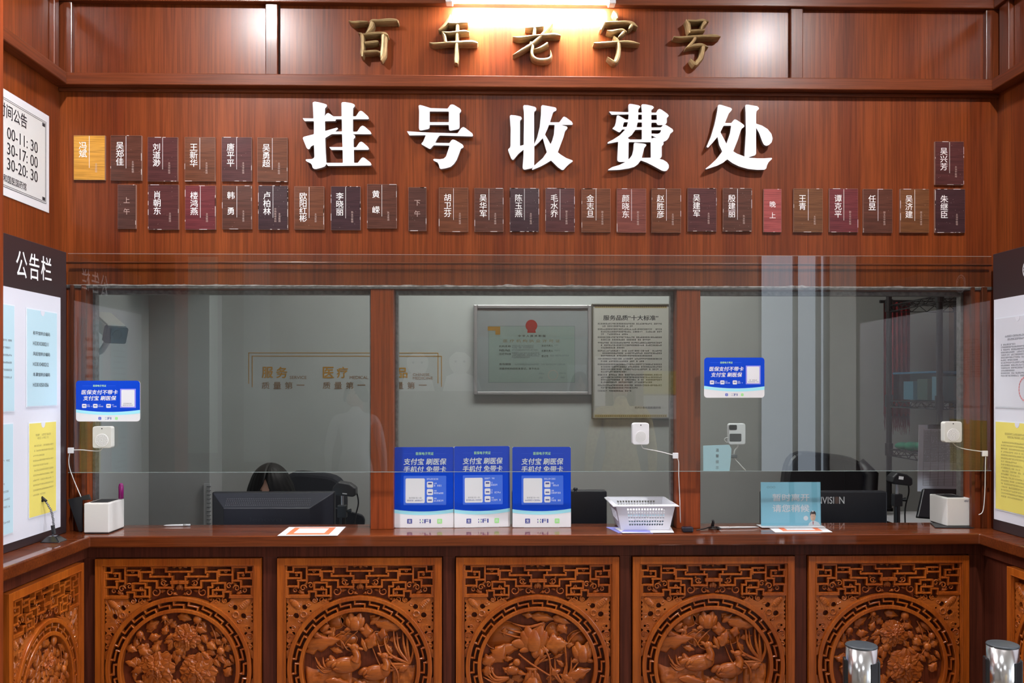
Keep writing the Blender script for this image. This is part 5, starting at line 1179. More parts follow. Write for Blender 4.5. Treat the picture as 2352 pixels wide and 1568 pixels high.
# plastic basket with papers
def basket():
    Yf, Ybk = -.052, .105; zb, zt = CT + .0045, 1.152
    bl, br = P(1427, 1219, Yf).x, P(1537, 1219, Yf).x
    Rf, Rb = -.078, .16; rl, rr = P(1408, 1161, Rf).x, P(1560, 1161, Rf).x
    t = thing('plastic_basket', 'white perforated plastic basket on leaflets beside the right pillar', 'basket', ((bl + br) / 2, .02, CT + .004))
    bot = [Vector((bl, Yf, zb)), Vector((br, Yf, zb)), Vector((br, Ybk, zb)), Vector((bl, Ybk, zb))]
    k = .012
    top = [Vector((rl + k, Rf + k, zt)), Vector((rr - k, Rf + k, zt)), Vector((rr - k, Rb - k, zt)), Vector((rl + k, Rb - k, zt))]
    PL_ = plain('basket plastic', (.68, .68, .75), .3)
    def wall(i, j, cols, rows, u0, u1, v0, v1, slot=False):
        A, B, C, Dd = bot[i], bot[j], top[j], top[i]
        hs = []
        for c_ in range(cols):
            for r_ in range(rows):
                du = (u1 - u0) / cols; dv = (v1 - v0) / rows
                hs.append([(u0 + du * (c_ + .18), v0 + dv * (r_ + .18)), (u0 + du * (c_ + .82), v0 + dv * (r_ + .18)), (u0 + du * (c_ + .82), v0 + dv * (r_ + .82)), (u0 + du * (c_ + .18), v0 + dv * (r_ + .82))])
        g = fill_geo([[(0, 0), (1, 0), (1, 1), (0, 1)]] + hs, .02)
        nrm = (B - A).cross(Dd - A).normalized()
        def mp(x, y, z): return (A * (1 - x) + B * x) * (1 - y) + (Dd * (1 - x) + C * x) * y + nrm * (z * .12)
        q.add([mp(*p) for p in g[0]], g[1])
    q = MB()
    wall(0, 1, 14, 6, .17, .86, .16, .90); wall(1, 2, 7, 1, .12, .88, .2, .85); wall(2, 3, 14, 6, .14, .86, .16, .90); wall(3, 0, 7, 1, .12, .88, .2, .85)
    q.add([tuple(p) for p in bot] + [tuple(p + Vector((0, 0, .002))) for p in bot], [(0, 3, 2, 1), (4, 5, 6, 7)])
    q.build('body', PL_, t, smooth=False)
    q = MB(); pts = [(rl, Rf), (rr, Rf), (rr, Rb), (rl, Rb)]; inn = [(p.x, p.y) for p in top]
    for i in range(4):
        j = (i + 1) % 4
        q.add([(*pts[i], zt), (*pts[j], zt), (*inn[j], zt + .004), (*inn[i], zt + .004), (*pts[i], zt - .004), (*pts[j], zt - .004), (*inn[j], zt - .001), (*inn[i], zt - .001)],
              [(0, 1, 2, 3), (4, 7, 6, 5), (0, 4, 5, 1), (2, 6, 7, 3)])
    q.build('rim', PL_, t, bevel=.0015)
    for i, (fx, fy) in enumerate(((.15, .1), (.85, .1), (.15, .9), (.85, .9))):
        x, y = bl + (br - bl) * fx, Yf + (Ybk - Yf) * fy
        q = MB(); q.box(x - .012, x + .012, y - .006, y + .006, zb - .0025, zb); q.build('foot', PL_, t)
    for i in range(5):
        z = zb + .004 + .012 * i; e = .004 * i
        q = MB(PAPERW if i % 2 == 0 else SKYP); q.box(bl + .012 - e * .3, br - .012 + e * .3, Yf + .016, Ybk - .02, z, z + .009)
        tag(q.build('paper_stack', None), 'stacked slips in the white basket, %s layer' % ('lowest', 'second lowest', 'middle', 'second highest', 'topmost')[i], 'papers', 'paper slips in the basket')
basket()
BPR = plain('blue violet print', (.22, .24, .62), .5)
for i, (quad, lb, m) in enumerate(((((1392, 1194.5), (1420, 1224), (1500, 1225), (1470, 1204)), 'leaflet with a blue band sticking out left below the basket', BPR), (((1412, 1214), (1430, 1225.5), (1548, 1224.5), (1540, 1206)), 'white and blue leaflet directly below the basket front', PAPERW))):
    c = [PZ(x, max(y, 1211), CT) for x, y in quad]
    q = MB(m); z = .0003 + .0018 * i
    q.prism(flat(0, 0, CT), [(p.x, p.y) for p in c], z, z + .0014)
    if i == 1: q.use(BPR).prism(flat(0, 0, CT), [(p.x, p.y) for p in (c[0] * .75 + c[3] * .25, c[1] * .8 + c[0] * .2, c[1] * .45 + c[2] * .55, c[0] * .4 + c[2] * .6)], z + .0014, z + .0017)
    tag(q.build('leaflet', None), lb, 'leaflet', 'leaflets under the basket')
# small things right of the pillar
p = PZ(1581, 1223, CT); q = MB(plain('gadget black', (.012, .012, .022), .25)); q.box(p.x - .018, p.x + .018, p.y, p.y + .03, CT + .0004, CT + .018)
tag(q.build('gadget', None, bevel=.004, seg=3), 'small black gadget in front of the right pillar', 'gadget')
q = MB(); g = crnd(5); t = thing('cable_bundle', 'tangled black cable with a plug right of the small black gadget', 'cable', (*PZ(1640, 1217, CT).xy, CT))
pts = [PZ(x, y, CT) for x, y in ((1600, 1219), (1615, 1218), (1630, 1215), (1640, 1211), (1650, 1216), (1638, 1219), (1628, 1214), (1645, 1213), (1655, 1218), (1642, 1216))]
q.tube(catmull([(p.x, p.y, CT + .003 + (.002 * (i % 3))) for i, p in enumerate(pts)], 6), .0022, 7); q.build('cable', BLACKM, t, smooth=True)
p = PZ(1636, 1212, CT); q = MB(); q.tube([(p.x, p.y, CT + .004), (p.x + .004, p.y + .004, CT + .02), (p.x + .002, p.y, CT + .026)], [.006, .005, .004], 10); q.build('plug', BLACKM, t, smooth=True)
def lying_pen(x0, y0, x1, y1_, z, r, m1, m2, lb):
    a, b = PZ(x0, y0, z), PZ(x1, y1_, z); t = thing('ballpoint_pen', lb, 'pen', ((a.x + b.x) / 2, (a.y + b.y) / 2, z))
    A, B = Vector((a.x, a.y, z + r + .0004)), Vector((b.x, b.y, z + r + .0004))
    q = MB(); q.tube([A, A * .3 + B * .7, A * .1 + B * .9, B], [r, r, r * .8, r * .25], 10); q.build('barrel', m1, t, smooth=True)
    q = MB(); q.tube([A * 1.02 - B * .02, A * .75 + B * .25], [r * 1.15, r * 1.15], 10); q.build('cap', m2, t, smooth=True)
lying_pen(1652, 1214, 1743, 1213, CT, .0035, plain('clear barrel', (.55, .56, .58), .15), plain('pale cap', (.6, .6, .62), .2), 'clear ballpoint pen lying left of the blue away sign')
lying_pen(436, 1208, 376, 1209, CT, .0035, WHITE, plain('grey cap', (.45, .46, .48), .3), 'white pen lying at the back of the worktop at left')
# ------------------------------------------------------------------ queue posts in front of the counter
def queue_post(px, py, lb):
    z = .93; p = PZ(px, py, z); r = .0365; x, y = p.x, p.y
    t = thing('queue_post', lb, 'queue post', (x, y, 0), 'chrome queue posts')
    q = MB(); q.lathe((x, y, 0), [(.16, .0), (.16, .012), (.15, .02), (.05, .034), (.034, .05)], 36); q.build('base', CHROME, t, smooth=True)
    q = MB(); q.lathe((x, y, 0), [(.031, .045), (.031, z - .15)], 32); q.build('pole', CHROME, t, smooth=True)
    q = MB(); q.lathe((x, y, 0), [(r, z - .17), (r, z - .0052)], 40); q.build('belt_head', CHROME, t, smooth=True)
    q = MB(); q.lathe((x, y, 0), [(r + .0004, z - .0050), (r + .0006, z - .003), (r - .0005, z - .001), (r - .003, z)], 40); q.build('cap', plain('dark cap', (.045, .055, .065), .45), t, smooth=True)
    for a in (-.30, PI - .25, -PI / 2 - .0 + 0.95 if False else PI / 2):
        c, s_ = math.cos(a), math.sin(a); F = FR((x + c * (r - .006), y + s_ * (r - .006), z - .16), (-s_, c, 0), (0, 0, 1), (c, s_, 0))
        q = MB(); q.fbox(F, -.014, .014, 0, .125, 0, .011); q.build('belt_clip', BLACKP, t, bevel=.003)
    F = FR((x, y, z - .16), (math.cos(.55), math.sin(.55), 0), (0, 0, 1), (math.sin(.55), -math.cos(.55), 0)); q = MB()
    q.fbox(F, -.012, .012, 0, .122, r - .006, r + .0012); q.build('belt_slot', BLACKP, t, bevel=.001)
queue_post(1978.5, 1479, 'left chrome queue post before the dark carved panel')
queue_post(2303, 1477, 'right chrome queue post at the right frame edge')
# ------------------------------------------------------------------ things inside the booth
SCREENB = plain('monitor black', (.012, .013, .018), .38); FABB = plain('black mesh fabric', (.012, .014, .020), .8, bump=.4, vscale=400); LEATH = plain('black leather', (.010, .010, .013), .42, bump=.15, vscale=120)
DESKM = plain('desk laminate', (.30, .30, .29), .5)
def rbox(q, F, u0, u1, v0, v1, w0, w1, r, n=5): q.prism(F, rrect(u0, v0, u1, v1, r, n), w0, w1)
# desk behind the worktop
x0, x1 = -1.5, 1.82
t = thing('booth_desk', 'long grey work desk behind the worktop', 'desk', ((x0 + x1) / 2, .5, 0))
q = MB(); q.box(x0, x1, .14, .585, .73, .755); q.build('desk_top', DESKM, t, bevel=.002)
for x in (x0 + .04, 0.1, x1 - .04): q = MB(); q.box(x - .02, x + .02, .16, .57, 0.001, .73); q.build('panel_leg', DESKM, t)
DZ = .755
def monitor(pl, pr, pt, Y, hgt, lb, kind, turn=0.0):
    a, b = P(pl, pt, Y), P(pr, pt, Y); W = b.x - a.x; zt = a.z; zb = zt - hgt
    t = thing('monitor', lb, 'monitor', ((a.x + b.x) / 2, Y, DZ), 'monitors on the booth desk')
    F = facade(a.x, zb, Y)
    if kind == 'bevel':        # deep tapered back shell seen from behind
        q = MB(); q.fbox(F, 0, W, 0, hgt, -.03, 0); q.build('bezel', SCREENB, t, bevel=.004)
        q = MB(); i0, i1, j0, j1, d = W * .13, W * .82, hgt * .12, hgt * .80, .055
        o_ = [(0.004, 0.004), (W - .004, .004), (W - .004, hgt - .004), (.004, hgt - .004)]; n_ = [(i0, j0), (i1, j0), (i1, j1), (i0, j1)]
        q.add([F(u, v, 0.0003) for u, v in o_] + [F(u, v, d) for u, v in n_], [(4, 5, 6, 7)] + [(i, (i + 1) % 4, 4 + (i + 1) % 4, 4 + i) for i in range(4)])
        q.build('back_shell', plain('monitor shell', (.022, .024, .036), .42), t, bevel=.002)
        q = MB(); g = crnd(2)
        for r_ in range(4):
            for c_ in range(46):
                k = (c_ + .5) / 46; v = hgt * (.835 + .025 * r_); u = i0 + (i1 - i0) * k
                f = (v - hgt * .80) / (hgt * .2); w_ = d * (1 - f) + .0012
                q.add([F(u, v, w_), F(u + .0032, v, w_), F(u + .0032, v + .004, w_ - .001), F(u, v + .004, w_ - .001)], [(0, 1, 2, 3)])
        q.build('vent_glints', plain('vent glint', (.10, .10, .12), .25), t)  # pale dots paint the glints along the vents
        q = MB(); q.fit(F, 'lenovo', W * .34, W * .60, hgt * .62, hgt * .68, d + .0006, .02); q.build('brand_lettering', plain('embossed', (.035, .037, .05), .3), t)
    else:
        q = MB(); rbox(q, F, 0, W, 0, hgt, -.045, 0, .008); q.build('back_shell', SCREENB, t, bevel=.004)
    q = MB(); q.fbox(F, .006, W - .006, .012, hgt - .006, -.0475, -.0455 if kind != 'bevel' else -.0305); q.build('screen', plain('lit screen', (.4, .5, .6), .2, emit=.35), t)
    q = MB(); q.box((a.x + b.x) / 2 - .03, (a.x + b.x) / 2 + .03, Y + .001, Y + .028, DZ + .012, zb + .05); q.build('stand', SCREENB, t)
    q = MB(); q.box((a.x + b.x) / 2 - .11, (a.x + b.x) / 2 + .11, Y - .07, Y + .10, DZ + .0005, DZ + .014); q.build('foot', SCREENB, t, bevel=.004)
    return t, F, W
monitor(487, 768, 1130, .36, .275, 'black monitor with a tapered back in the left opening before the seated person', 'bevel')
t, F, W = monitor(1176, 1394, 1127, .34, .27, 'plain black monitor partly hidden behind the right blue poster', 'plain')
p = P(1320, 1127, .33); q = MB(); q.lathe((p.x, .30, p.z), [(.007, 0), (.005, .006), (.0085, .007), (.009, .012), (.006, .016)], 12); q.build('top_knob', SCREENB, t)
t, F, W = monitor(1752, 2038, 1129, .36, .27, 'black monitor with silver lettering in the right opening', 'plain')
q = MB(plain('silver lettering', (.62, .63, .65), .35)); vz = .27 - (1157 - 1129) / FPX * (D + .36)
kk = (D + .36 + .9 * .021) / FPX
q.fit(F, 'ENVISI', (1868 - 1752) * kk, (1917 - 1752) * kk, vz, vz + 16 * kk, .0006, .006); q.fit(F, 'N', (1929 - 1752) * kk, (1941 - 1752) * kk, vz, vz + 16 * kk, .0006, .006)
q.use(plain('brown lettering', (.10, .06, .05), .4)).prism(F, rrect(1919.5 * kk - 1752 * kk, vz, (1927.5 - 1752) * kk, vz + 16 * kk, .003, 3), .0003, .0007); q.build('lettering', None, t)
# face cameras on small stands
def stand_camera(px, pt, pw, phd, ypole, Y, lb, tilt, sticker=False):
    p = P(px, pt + phd / 2, Y); k = (D + Y) / FPX; w_, h_ = pw * k, phd * k
    t = thing('desk_camera', lb, 'camera', (p.x, Y, DZ), 'black face cameras on stands')
    F = FR((p.x, Y, p.z), (math.cos(tilt), 0, math.sin(tilt)), (-math.sin(tilt), 0, math.cos(tilt)), (0, -1, 0))
    q = MB(); q.prism(F, [(-w_ * .5, -h_ * .30), (-w_ * .46, h_ * .10), (-w_ * .28, h_ * .48), (w_ * .18, h_ * .42), (w_ * .46, h_ * .16), (w_ * .5, -h_ * .3), (w_ * .40, -h_ * .44), (-w_ * .36, -h_ * .44)], -.03, .03); q.build('camera_body', BLACKP, t, bevel=.005)
    if sticker: q = MB(); q.fbox(F, -w_ * .2, w_ * .02, h_ * -.02, h_ * .22, .0302, .0306); q.build('sticker', PAPERW, t)
    else: q = MB(); q.fbox(F, -w_ * .05, w_ * .14, -h_ * .30, -h_ * .24, .0302, .0306); q.build('lettering', plain('camera print', (.45, .45, .47), .5), t)
    pz = p.z - h_ * .5; px_ = p.x - w_ * .12
    q = MB(); q.cyl((px_, Y, pz - .05), (px_, Y, p.z - h_ * .4), .006, n=12); q.build('neck', plain('steel neck', (.4, .4, .42), .3, metal=.8), t)
    q = MB(); q.box(px_ - .018, px_ + .018, Y - .014, Y + .014, pz - .085, pz - .035); q.build('clamp', BLACKP, t, bevel=.003)
    q = MB(); q.tube([(px_ + .018, Y, pz - .06), (px_ + .036, Y, pz - .058)], [.005, .009], 10); q.build('knob', BLACKP, t)
    q = MB(); q.cyl((px_, Y, DZ + .01), (px_, Y, pz - .05), .0125, n=14); q.build('pole', BLACKM, t)
    q = MB(); q.lathe((px_, Y, DZ + .0005), [(.06, 0), (.06, .006), (.02, .012)], 24); q.build('foot', BLACKM, t)
    q = MB(); q.tube(catmull([(p.x + w_ * .42, Y + .01, p.z - h_ * .1), (p.x + w_ * .52, Y + .015, pz - .03), (p.x + w_ * .36, Y + .02, pz - .12), (p.x + w_ * .5, Y + .02, DZ + .05), (p.x + w_ * .3, Y + .03, DZ + .006)], 6), .003, 7); q.build('cable', BLACKM, t, smooth=True)
stand_camera(793, 1105, 55, 34, 0, .50, 'black face camera on a stand right of the left monitor', -.10)
stand_camera(2066, 1084, 50, 30, 0, .52, 'black face camera with a white sticker on a stand at right', -.12, True)
# office chairs
def office_chair(cx, Y, zt, wid, lean, mat, lb, wing=False, sz=.50):
    t = thing('office_chair', lb, 'chair', (cx, Y, 0), 'office chairs in the booth')
    F = FR((cx, Y, sz), (1, 0, 0), (0, math.sin(.12), math.cos(.12)), (0, -1, 0)).rot(lean)
    H = (zt - sz) / math.cos(.12)
    pts = catmull([(-wid * .42, 0), (-wid * .50, H * .45), (-wid * .52, H * .80), (-wid * .40, H * .985), (0, H * 1.0), (wid * .38, H * .965), (wid * .50, H * .82), (wid * .48, H * .45), (wid * .42, 0)], 4)
    q = MB(); q.prism(F, [(p_[0], p_[1]) for p_ in pts], -.045, .045); q.build('backrest', mat, t, bevel=.022, seg=3)
    if wing:
        q = MB(); q.tube([F(wid * .44, H * .60, .05), F(wid * .49, H * .74, .06), F(wid * .52, H * .88, .05), F(wid * .40, H * .96, .03)], [.024, .034, .034, .022], 12); q.build('side_roll', mat, t, smooth=True)
        q = MB(); q.fbox(F, wid * .20, wid * .215, H * .2, H * .93, .0452, .0475); q.build('seam', mat, t)
    q = MB(); q.box(cx - .25, cx + .25, Y - .48, Y - .02, sz - .08, sz); q.build('seat', mat, t, bevel=.03, seg=3)
    q = MB(); q.cyl((cx, Y - .24, .09), (cx, Y - .24, sz - .08), .028); q.build('gas_column', BLACKM, t)
    for i in range(5):
        a = 2 * PI * i / 5 + .3
        q = MB(); q.tube([(cx, Y - .24, .085), (cx + .26 * math.cos(a), Y - .24 + .26 * math.sin(a), .06)], [.022, .015], 8); lg = q.build('leg', BLACKM, t)
        q = MB(); q.ell((cx + .265 * math.cos(a), Y - .24 + .265 * math.sin(a), .028), (.026, .026, .0275)); q.build('caster', BLACKM, lg, smooth=True)
c = P(1892, 1043, 1.08); office_chair(c.x, 1.08, c.z, .392, -.05, LEATH, 'large black leather chair behind the right monitor', True)
c = P(706, 1088, 1.14); office_chair(c.x, 1.14, c.z, .31, -.03, FABB, 'black office chair behind the seated person', False, .40)
Y = 1.02; a = P(745, 1163, Y); b = P(838, 1207, Y); F = facade(a.x, .62, Y); W = b.x - a.x; H = a.z - .62
q = MB(FABB); q.prism(F, soften([(0, 0), (W * .93, 0), (W * .96, H * .70), (W * 1.0, H * .84), (W * .94, H * .90), (W * .12, H * 1.0), (0, H * .98)], .02), -.02, .0)
tag(q.build('mesh_backrest', None, bevel=.004, origin=(a.x, Y, .62)), 'dark blue-black mesh chair back right of the left monitor', 'chair')
# ------------------------------------------------------------------ people
def person(hx, hy, hz, pose, lb, top_mat, tilt_a, yaw=0.0, hairlong=True, base=None, glove=None):
    SKN = plain('skin', (.50, .27, .19), .5); HAIR = plain('black hair', (.004, .0035, .004), .55, bump=.3, vscale=300, spec=.25); DARKEY = plain('eye dark', (.01, .008, .008), .3)
    t = thing('person', lb, 'person', (hx, hy + .1, 0))
    tilt = Matrix.Rotation(yaw, 3, 'Z') @ Matrix.Rotation(tilt_a, 3, 'X')
    V, E_, R = pose(hx, hy, hz)
    names = list(V); off = wloc(t)
    me = bpy.data.meshes.new('body'); me.from_pydata([tuple(Vector(V[k]) - off) for k in names], [(names.index(a), names.index(b)) for a, b in E_], [])
    o = bpy.data.objects.new('body', me); COL.objects.link(o); o.parent = t; me.materials.append(top_mat)
    sk = o.modifiers.new('skin', 'SKIN'); sk.use_smooth_shade = True
    for i, k in enumerate(names):
        r = R.get(k, R.get(k[:2], .04)); me.skin_vertices[0].data[i].radius = (r, r); me.skin_vertices[0].data[i].use_root = (k == 'pel')
    o.modifiers.new('sub', 'SUBSURF').render_levels = 2
    C_ = Vector((hx, hy, hz))
    q = MB(SKN); q.ell(C_, (.074, .092, .112), tilt, 28, 22)
    def hp(x, y, z): return C_ + tilt @ Vector((x, y, z))
    q.ell(hp(0, -.080, -.045), (.055, .030, .055), tilt, 16, 12); q.ell(hp(0, -.100, -.018), (.013, .020, .024), tilt, 12, 8)
    for s in (-1, 1): q.ell(hp(s * .076, .005, -.015), (.010, .022, .032), tilt, 10, 8)
    q.tube([hp(0, .012, -.06), hp(0, .03, -.15)], [.052, .050], 14)
    q.build('head', None, t, smooth=True)
    q = MB(DARKEY)
    for s in (-1, 1): q.ell(hp(s * .032, -.088, .008), (.013, .006, .006), tilt, 12, 8); q.fbox(FR(hp(s * .028, -.085, .030), tilt @ Vector((1, 0, 0)), tilt @ Vector((0, 0, 1)), tilt @ Vector((0, -1, 0))), -.013, .013, -.003, .003, -.004, .003)
    q.build('eyes', None, t, smooth=True)
    q = MB(plain('lips', (.45, .14, .12), .45)); q.ell(hp(0, -.105, -.062), (.022, .008, .007), tilt, 12, 8); q.build('mouth', None, t, smooth=True)
    # hair: two lobes falling from a centre parting, open over the forehead
    q = MB(HAIR); nu, nv = 120, 60; vs = []; fs = []
    rows = [PI * (i + .02) / (nv + .04) for i in range(nv + 1)]
    if not hairlong: rows = [a for a in rows if math.cos(a) > -.5]
    for a in rows:
        z = math.cos(a); sa = max(.05, math.sin(a))
        phi = min(1.05, math.asin(min(.98, max(0, (.70 - z) * .62) / sa)))
        for j in range(nu + 1):
            u = -PI / 2 + phi + (2 * PI - 2 * phi) * j / nu; x, y = math.sin(a) * math.cos(u), math.sin(a) * math.sin(u)
            part = math.exp(-(x / .05) ** 2) * (1 if y < .3 else 0) * .006
            rr = 1 + .010 * math.sin(u * 23 + z * 4)
            X, Yy, Z = x * (.092 + .022 * max(0, .4 - z)) * rr, y * .108 * rr, z * .126 - part
            if z < -.25 and hairlong: X, Yy, Z = x / max(.3, math.sin(a)) * .108 * rr, y / max(.3, math.sin(a)) * .105 * rr + .02 * (-.25 - z), -.03 + (z + .25) * .26
            vs.append(hp(X, Yy, Z))
    for i in range(len(rows) - 1):
        for j in range(nu): fs.append((i * (nu + 1) + j, (i + 1) * (nu + 1) + j, (i + 1) * (nu + 1) + j + 1, i * (nu + 1) + j + 1))
    q.add(vs, fs); h = q.build('hair', None, t, smooth=True); so = h.modifiers.new('solid', 'SOLIDIFY'); so.thickness = .008; so.offset = -1
    return t
def hands(V, E_, R, down=False):
    for s, sg in (('l', -1), ('r', 1)):       # five fingers per hand, each its own bent chain rooted in the palm
        px_, py_, pz_ = V['pa' + s]
        for i, (dx, ln) in enumerate(((-.026, .058), (-.009, .070), (.009, .066), (.026, .052))):
            a, b = '%sf%da' % (s, i), '%sf%db' % (s, i)
            if down: V[a] = (px_ + .006 * sg, py_ + dx, pz_ - .03 - ln * .4); V[b] = (px_ - .008 * sg, py_ + dx * 1.1, pz_ - .03 - ln)
            else: V[a] = (px_ + dx, py_ - .03 - ln * .4, pz_ + .006); V[b] = (px_ + dx * 1.1, py_ - .03 - ln, pz_ - .016)
            E_ += [('pa' + s, a), (a, b)]; R[a], R[b] = .009, .0075
        a, b = s + 'tha', s + 'thb'
        if down: V[a] = (px_, py_ - .036, pz_ - .015); V[b] = (px_ - .006 * sg, py_ - .046, pz_ - .048)
        else: V[a] = (px_ - sg * .034, py_ - .012, pz_ - .006); V[b] = (px_ - sg * .042, py_ - .040, pz_ - .014)
        E_ += [('pa' + s, a), (a, b)]; R[a], R[b] = .010, .0085
RB = {'pel': .110, 'wai': .100, 'che': .120, 'nek': .048, 'jaw': .045, 'sh': .056, 'el': .040, 'wr': .026, 'pa': .030, 'hi': .080, 'kn': .056, 'an': .040, 'to': .035}
EB = lambda: [('pel', 'wai'), ('wai', 'che'), ('che', 'nek'), ('nek', 'jaw')] + [e for s in 'lr' for e in (('che', 'sh' + s), ('sh' + s, 'el' + s), ('el' + s, 'wr' + s), ('wr' + s, 'pa' + s), ('pel', 'hi' + s), ('hi' + s, 'kn' + s), ('kn' + s, 'an' + s), ('an' + s, 'to' + s))]
def seated(hx, Y, hz):
    V = {'pel': (hx, Y + .17, .52), 'wai': (hx, Y + .16, .67), 'che': (hx, Y + .11, .83), 'nek': (hx, Y + .06, .975), 'jaw': (hx, Y + .03, 1.03)}
    for s, g in (('l', -1), ('r', 1)):
        V.update({'sh' + s: (hx + g * .16, Y + .09, .925), 'el' + s: (hx + g * .22, Y + .0, .80), 'wr' + s: (hx + g * .12, Y - .22, .795), 'pa' + s: (hx + g * .10, Y - .26, .79),
                  'hi' + s: (hx + g * .10, Y + .10, .51), 'kn' + s: (hx + g * .13, Y - .28, .52), 'an' + s: (hx + g * .13, Y - .26, .09), 'to' + s: (hx + g * .13, Y - .38, .04)})
    E_, R = EB(), dict(RB); hands(V, E_, R); return V, E_, R
def standing(hx, Y, hz):
    k = hz / 1.60
    V = {'pel': (hx, Y + .03, .96 * k), 'wai': (hx, Y + .03, 1.12 * k), 'che': (hx, Y + .03, 1.29 * k), 'nek': (hx, Y + .025, 1.44 * k), 'jaw': (hx, Y + .015, 1.50 * k)}
    for s, g in (('l', -1), ('r', 1)):
        V.update({'sh' + s: (hx + g * .165, Y + .03, 1.385 * k), 'el' + s: (hx + g * .225, Y + .04, 1.10 * k), 'wr' + s: (hx + g * .235, Y - .03, .86 * k), 'pa' + s: (hx + g * .235, Y - .045, .80 * k),
                  'hi' + s: (hx + g * .09, Y + .03, .92 * k), 'kn' + s: (hx + g * .10, Y + .015, .50 * k), 'an' + s: (hx + g * .10, Y + .04, .09), 'to' + s: (hx + g * .11, Y - .10, .037)})
    E_, R = EB(), dict(RB); hands(V, E_, R, True); return V, E_, R
_t = P(622, 1062, .80)
person(_t.x, .80, _t.z - .125, seated, 'seated person with parted black hair, head bent behind the left monitor', plain('white coat', (.70, .71, .73), .7), .20)
# ------------------------------------------------------------------ rear wall: gilt lettering, certificate, standards board
GOLD = plain('gilt lettering', (.42, .21, .025), .45, metal=0); BRWN = plain('brown lettering flat', (.25, .15, .08), .5)
Yr = BY
def rw(px, py): p = P(px, py, Yr - .004); return p.x, p.z
q = MB(GOLD); F = facade(0, 0, BY)
def hl(x0, y, x1, th=2.2): a, b = rw(x0, y), rw(x1, y); q.fbox(F, a[0], b[0], a[1] - th * .0011, a[1] + th * .0011, .0003, .0012)
def vl(x, y0, y1_, th=2.2): a, b = rw(x, y0), rw(x, y1_); q.fbox(F, a[0] - th * .0011, a[0] + th * .0011, b[1], a[1], .0003, .0012)
hl(570, 810, 1006, 1.6); vl(571, 810, 881, 1.6); vl(1006, 810, 880, 1.6); hl(578, 817.5, 1014, 1.6); vl(579, 817.5, 889, 1.6); vl(1014, 817.5, 888, 1.6)
def wt(body, x0, y0, x1, y1_, bold=.012): a, b = rw(x0, y1_), rw(x1, y0); q.fit(F, body, a[0], b[0], a[1], b[1], .0012, bold)
wt('服', 601, 842, 627, 868, .022); wt('务', 634, 842, 660, 868, .022); wt('医', 741, 842, 767, 868, .022); wt('疗', 773, 842, 799, 868, .022); wt('中', 880, 842, 904, 868, .022); wt('品', 912, 844, 936, 868, .022)
q.use(BRWN)
for x in (601, 741, 882):
    for i, ch in enumerate('质量第一'):
        if ch == '一': wt(ch, x + 80, 883, x + 98, 885, .0)
        else: wt(ch, x + 26.5 * i, 877, x + 26.5 * i + 18, 893, .006)
for tx, x0, x1 in (('SERVICE', 665, 704), ('MEDICAL', 803, 846)): wt(tx, x0, 863, x1, 870, .004)
wt('CHINESE', 948, 857, 986, 863, .004); wt('MEDICINE', 948, 865, 994, 871, .004)
tag(q.build('wall_lettering', None), 'gilt and brown service lettering with a double line on the booth rear wall', 'wall lettering')
def frame_on_wall(x0, y0, x1, y1_, name, lb, cat, fm, d=.03, border=.018):
    a, b = P(x0, y1_, BY - d), P(x1, y0, BY - d); t = thing(name, lb, cat, ((a.x + b.x) / 2, BY - d / 2, a.z)); W, H = b.x - a.x, b.z - a.z
    F = facade(a.x, a.z, BY); q = MB()
    for u0, u1, v0, v1 in ((0, border, 0, H), (W - border, W, 0, H), (border, W - border, 0, border), (border, W - border, H - border, H)): q.fbox(F, u0, u1, v0, v1, .001, d)
    q.build('frame', fm, t, bevel=.004); return t, F, W, H, d
t, F, W, H, d = frame_on_wall(1088, 700, 1359, 907, 'certificate_frame', 'silver framed licence certificate with a red emblem on the booth rear wall', 'framed certificate', plain('frame alloy', (.34, .33, .34), .35, metal=.5))
q = MB(plain('mount board', (.32, .31, .34), .6)); q.fbox(F, .017, W - .017, .017, H - .017, .001, d - .012)
w_ = d - .0118
U = lambda x: (x - 55) / 1850 * W
V = lambda y: (1510 - y) / 1440 * H
q.use(plain('certificate paper', (.27, .31, .30), .6)).fbox(F, U(290), U(1640), V(1310), V(405), d - .012, w_)
q.use(PALEINK)
for u0, u1, v0, v1 in ((285, 1645, 405, 411), (285, 1645, 1306, 1312), (285, 291, 405, 1312), (1639, 1645, 405, 1312)): q.fbox(F, U(u0), U(u1), V(v1), V(v0), w_, w_ + .0004)
w2 = w_ + .0008
q.use(plain('emblem red', (.36, .015, .01), .5)).sheet(F, [(U(960 + 92 * math.cos(a)), V(400 - 95 * math.sin(a))) for a in [-.85 + (2 * PI - 1.45) * i / 24 for i in range(25)]][::1] + [(U(895), V(515)), (U(1030), V(515))], w2)
q.use(plain('gilt corner', (.42, .20, .03), .4)).fbox(F, U(275), U(470), V(480), V(415), w_, w2); q.fbox(F, U(395), U(470), V(545), V(480), w_, w2)
q.use(DARKTXT); q.fit(F, '中华人民共和国', U(755), U(1180), V(582), V(548), w2, .012, spacing=1.6)
q.use(BRWN); q.fit(F, '医疗机构执业许可证', U(520), U(1410), V(668), V(620), w2, .006, spacing=1.7)
q.use(DARKTXT)
for tx, a, b, y in (('机构名称', 450, 635, 748), ('地址', 450, 635, 812), ('诊疗科目', 450, 635, 870), ('法定代表人', 1118, 1300, 738), ('主要负责人', 1118, 1300, 820), ('登记号', 1118, 1225, 904), ('有效期限', 455, 640, 1034), ('该医疗机构经核准登记，准予执业', 455, 1085, 1105)): q.fit(F, tx, U(a), U(b), V(y), V(y - 34), w2, .008)
g = crnd(8); q.use(PALEINK)
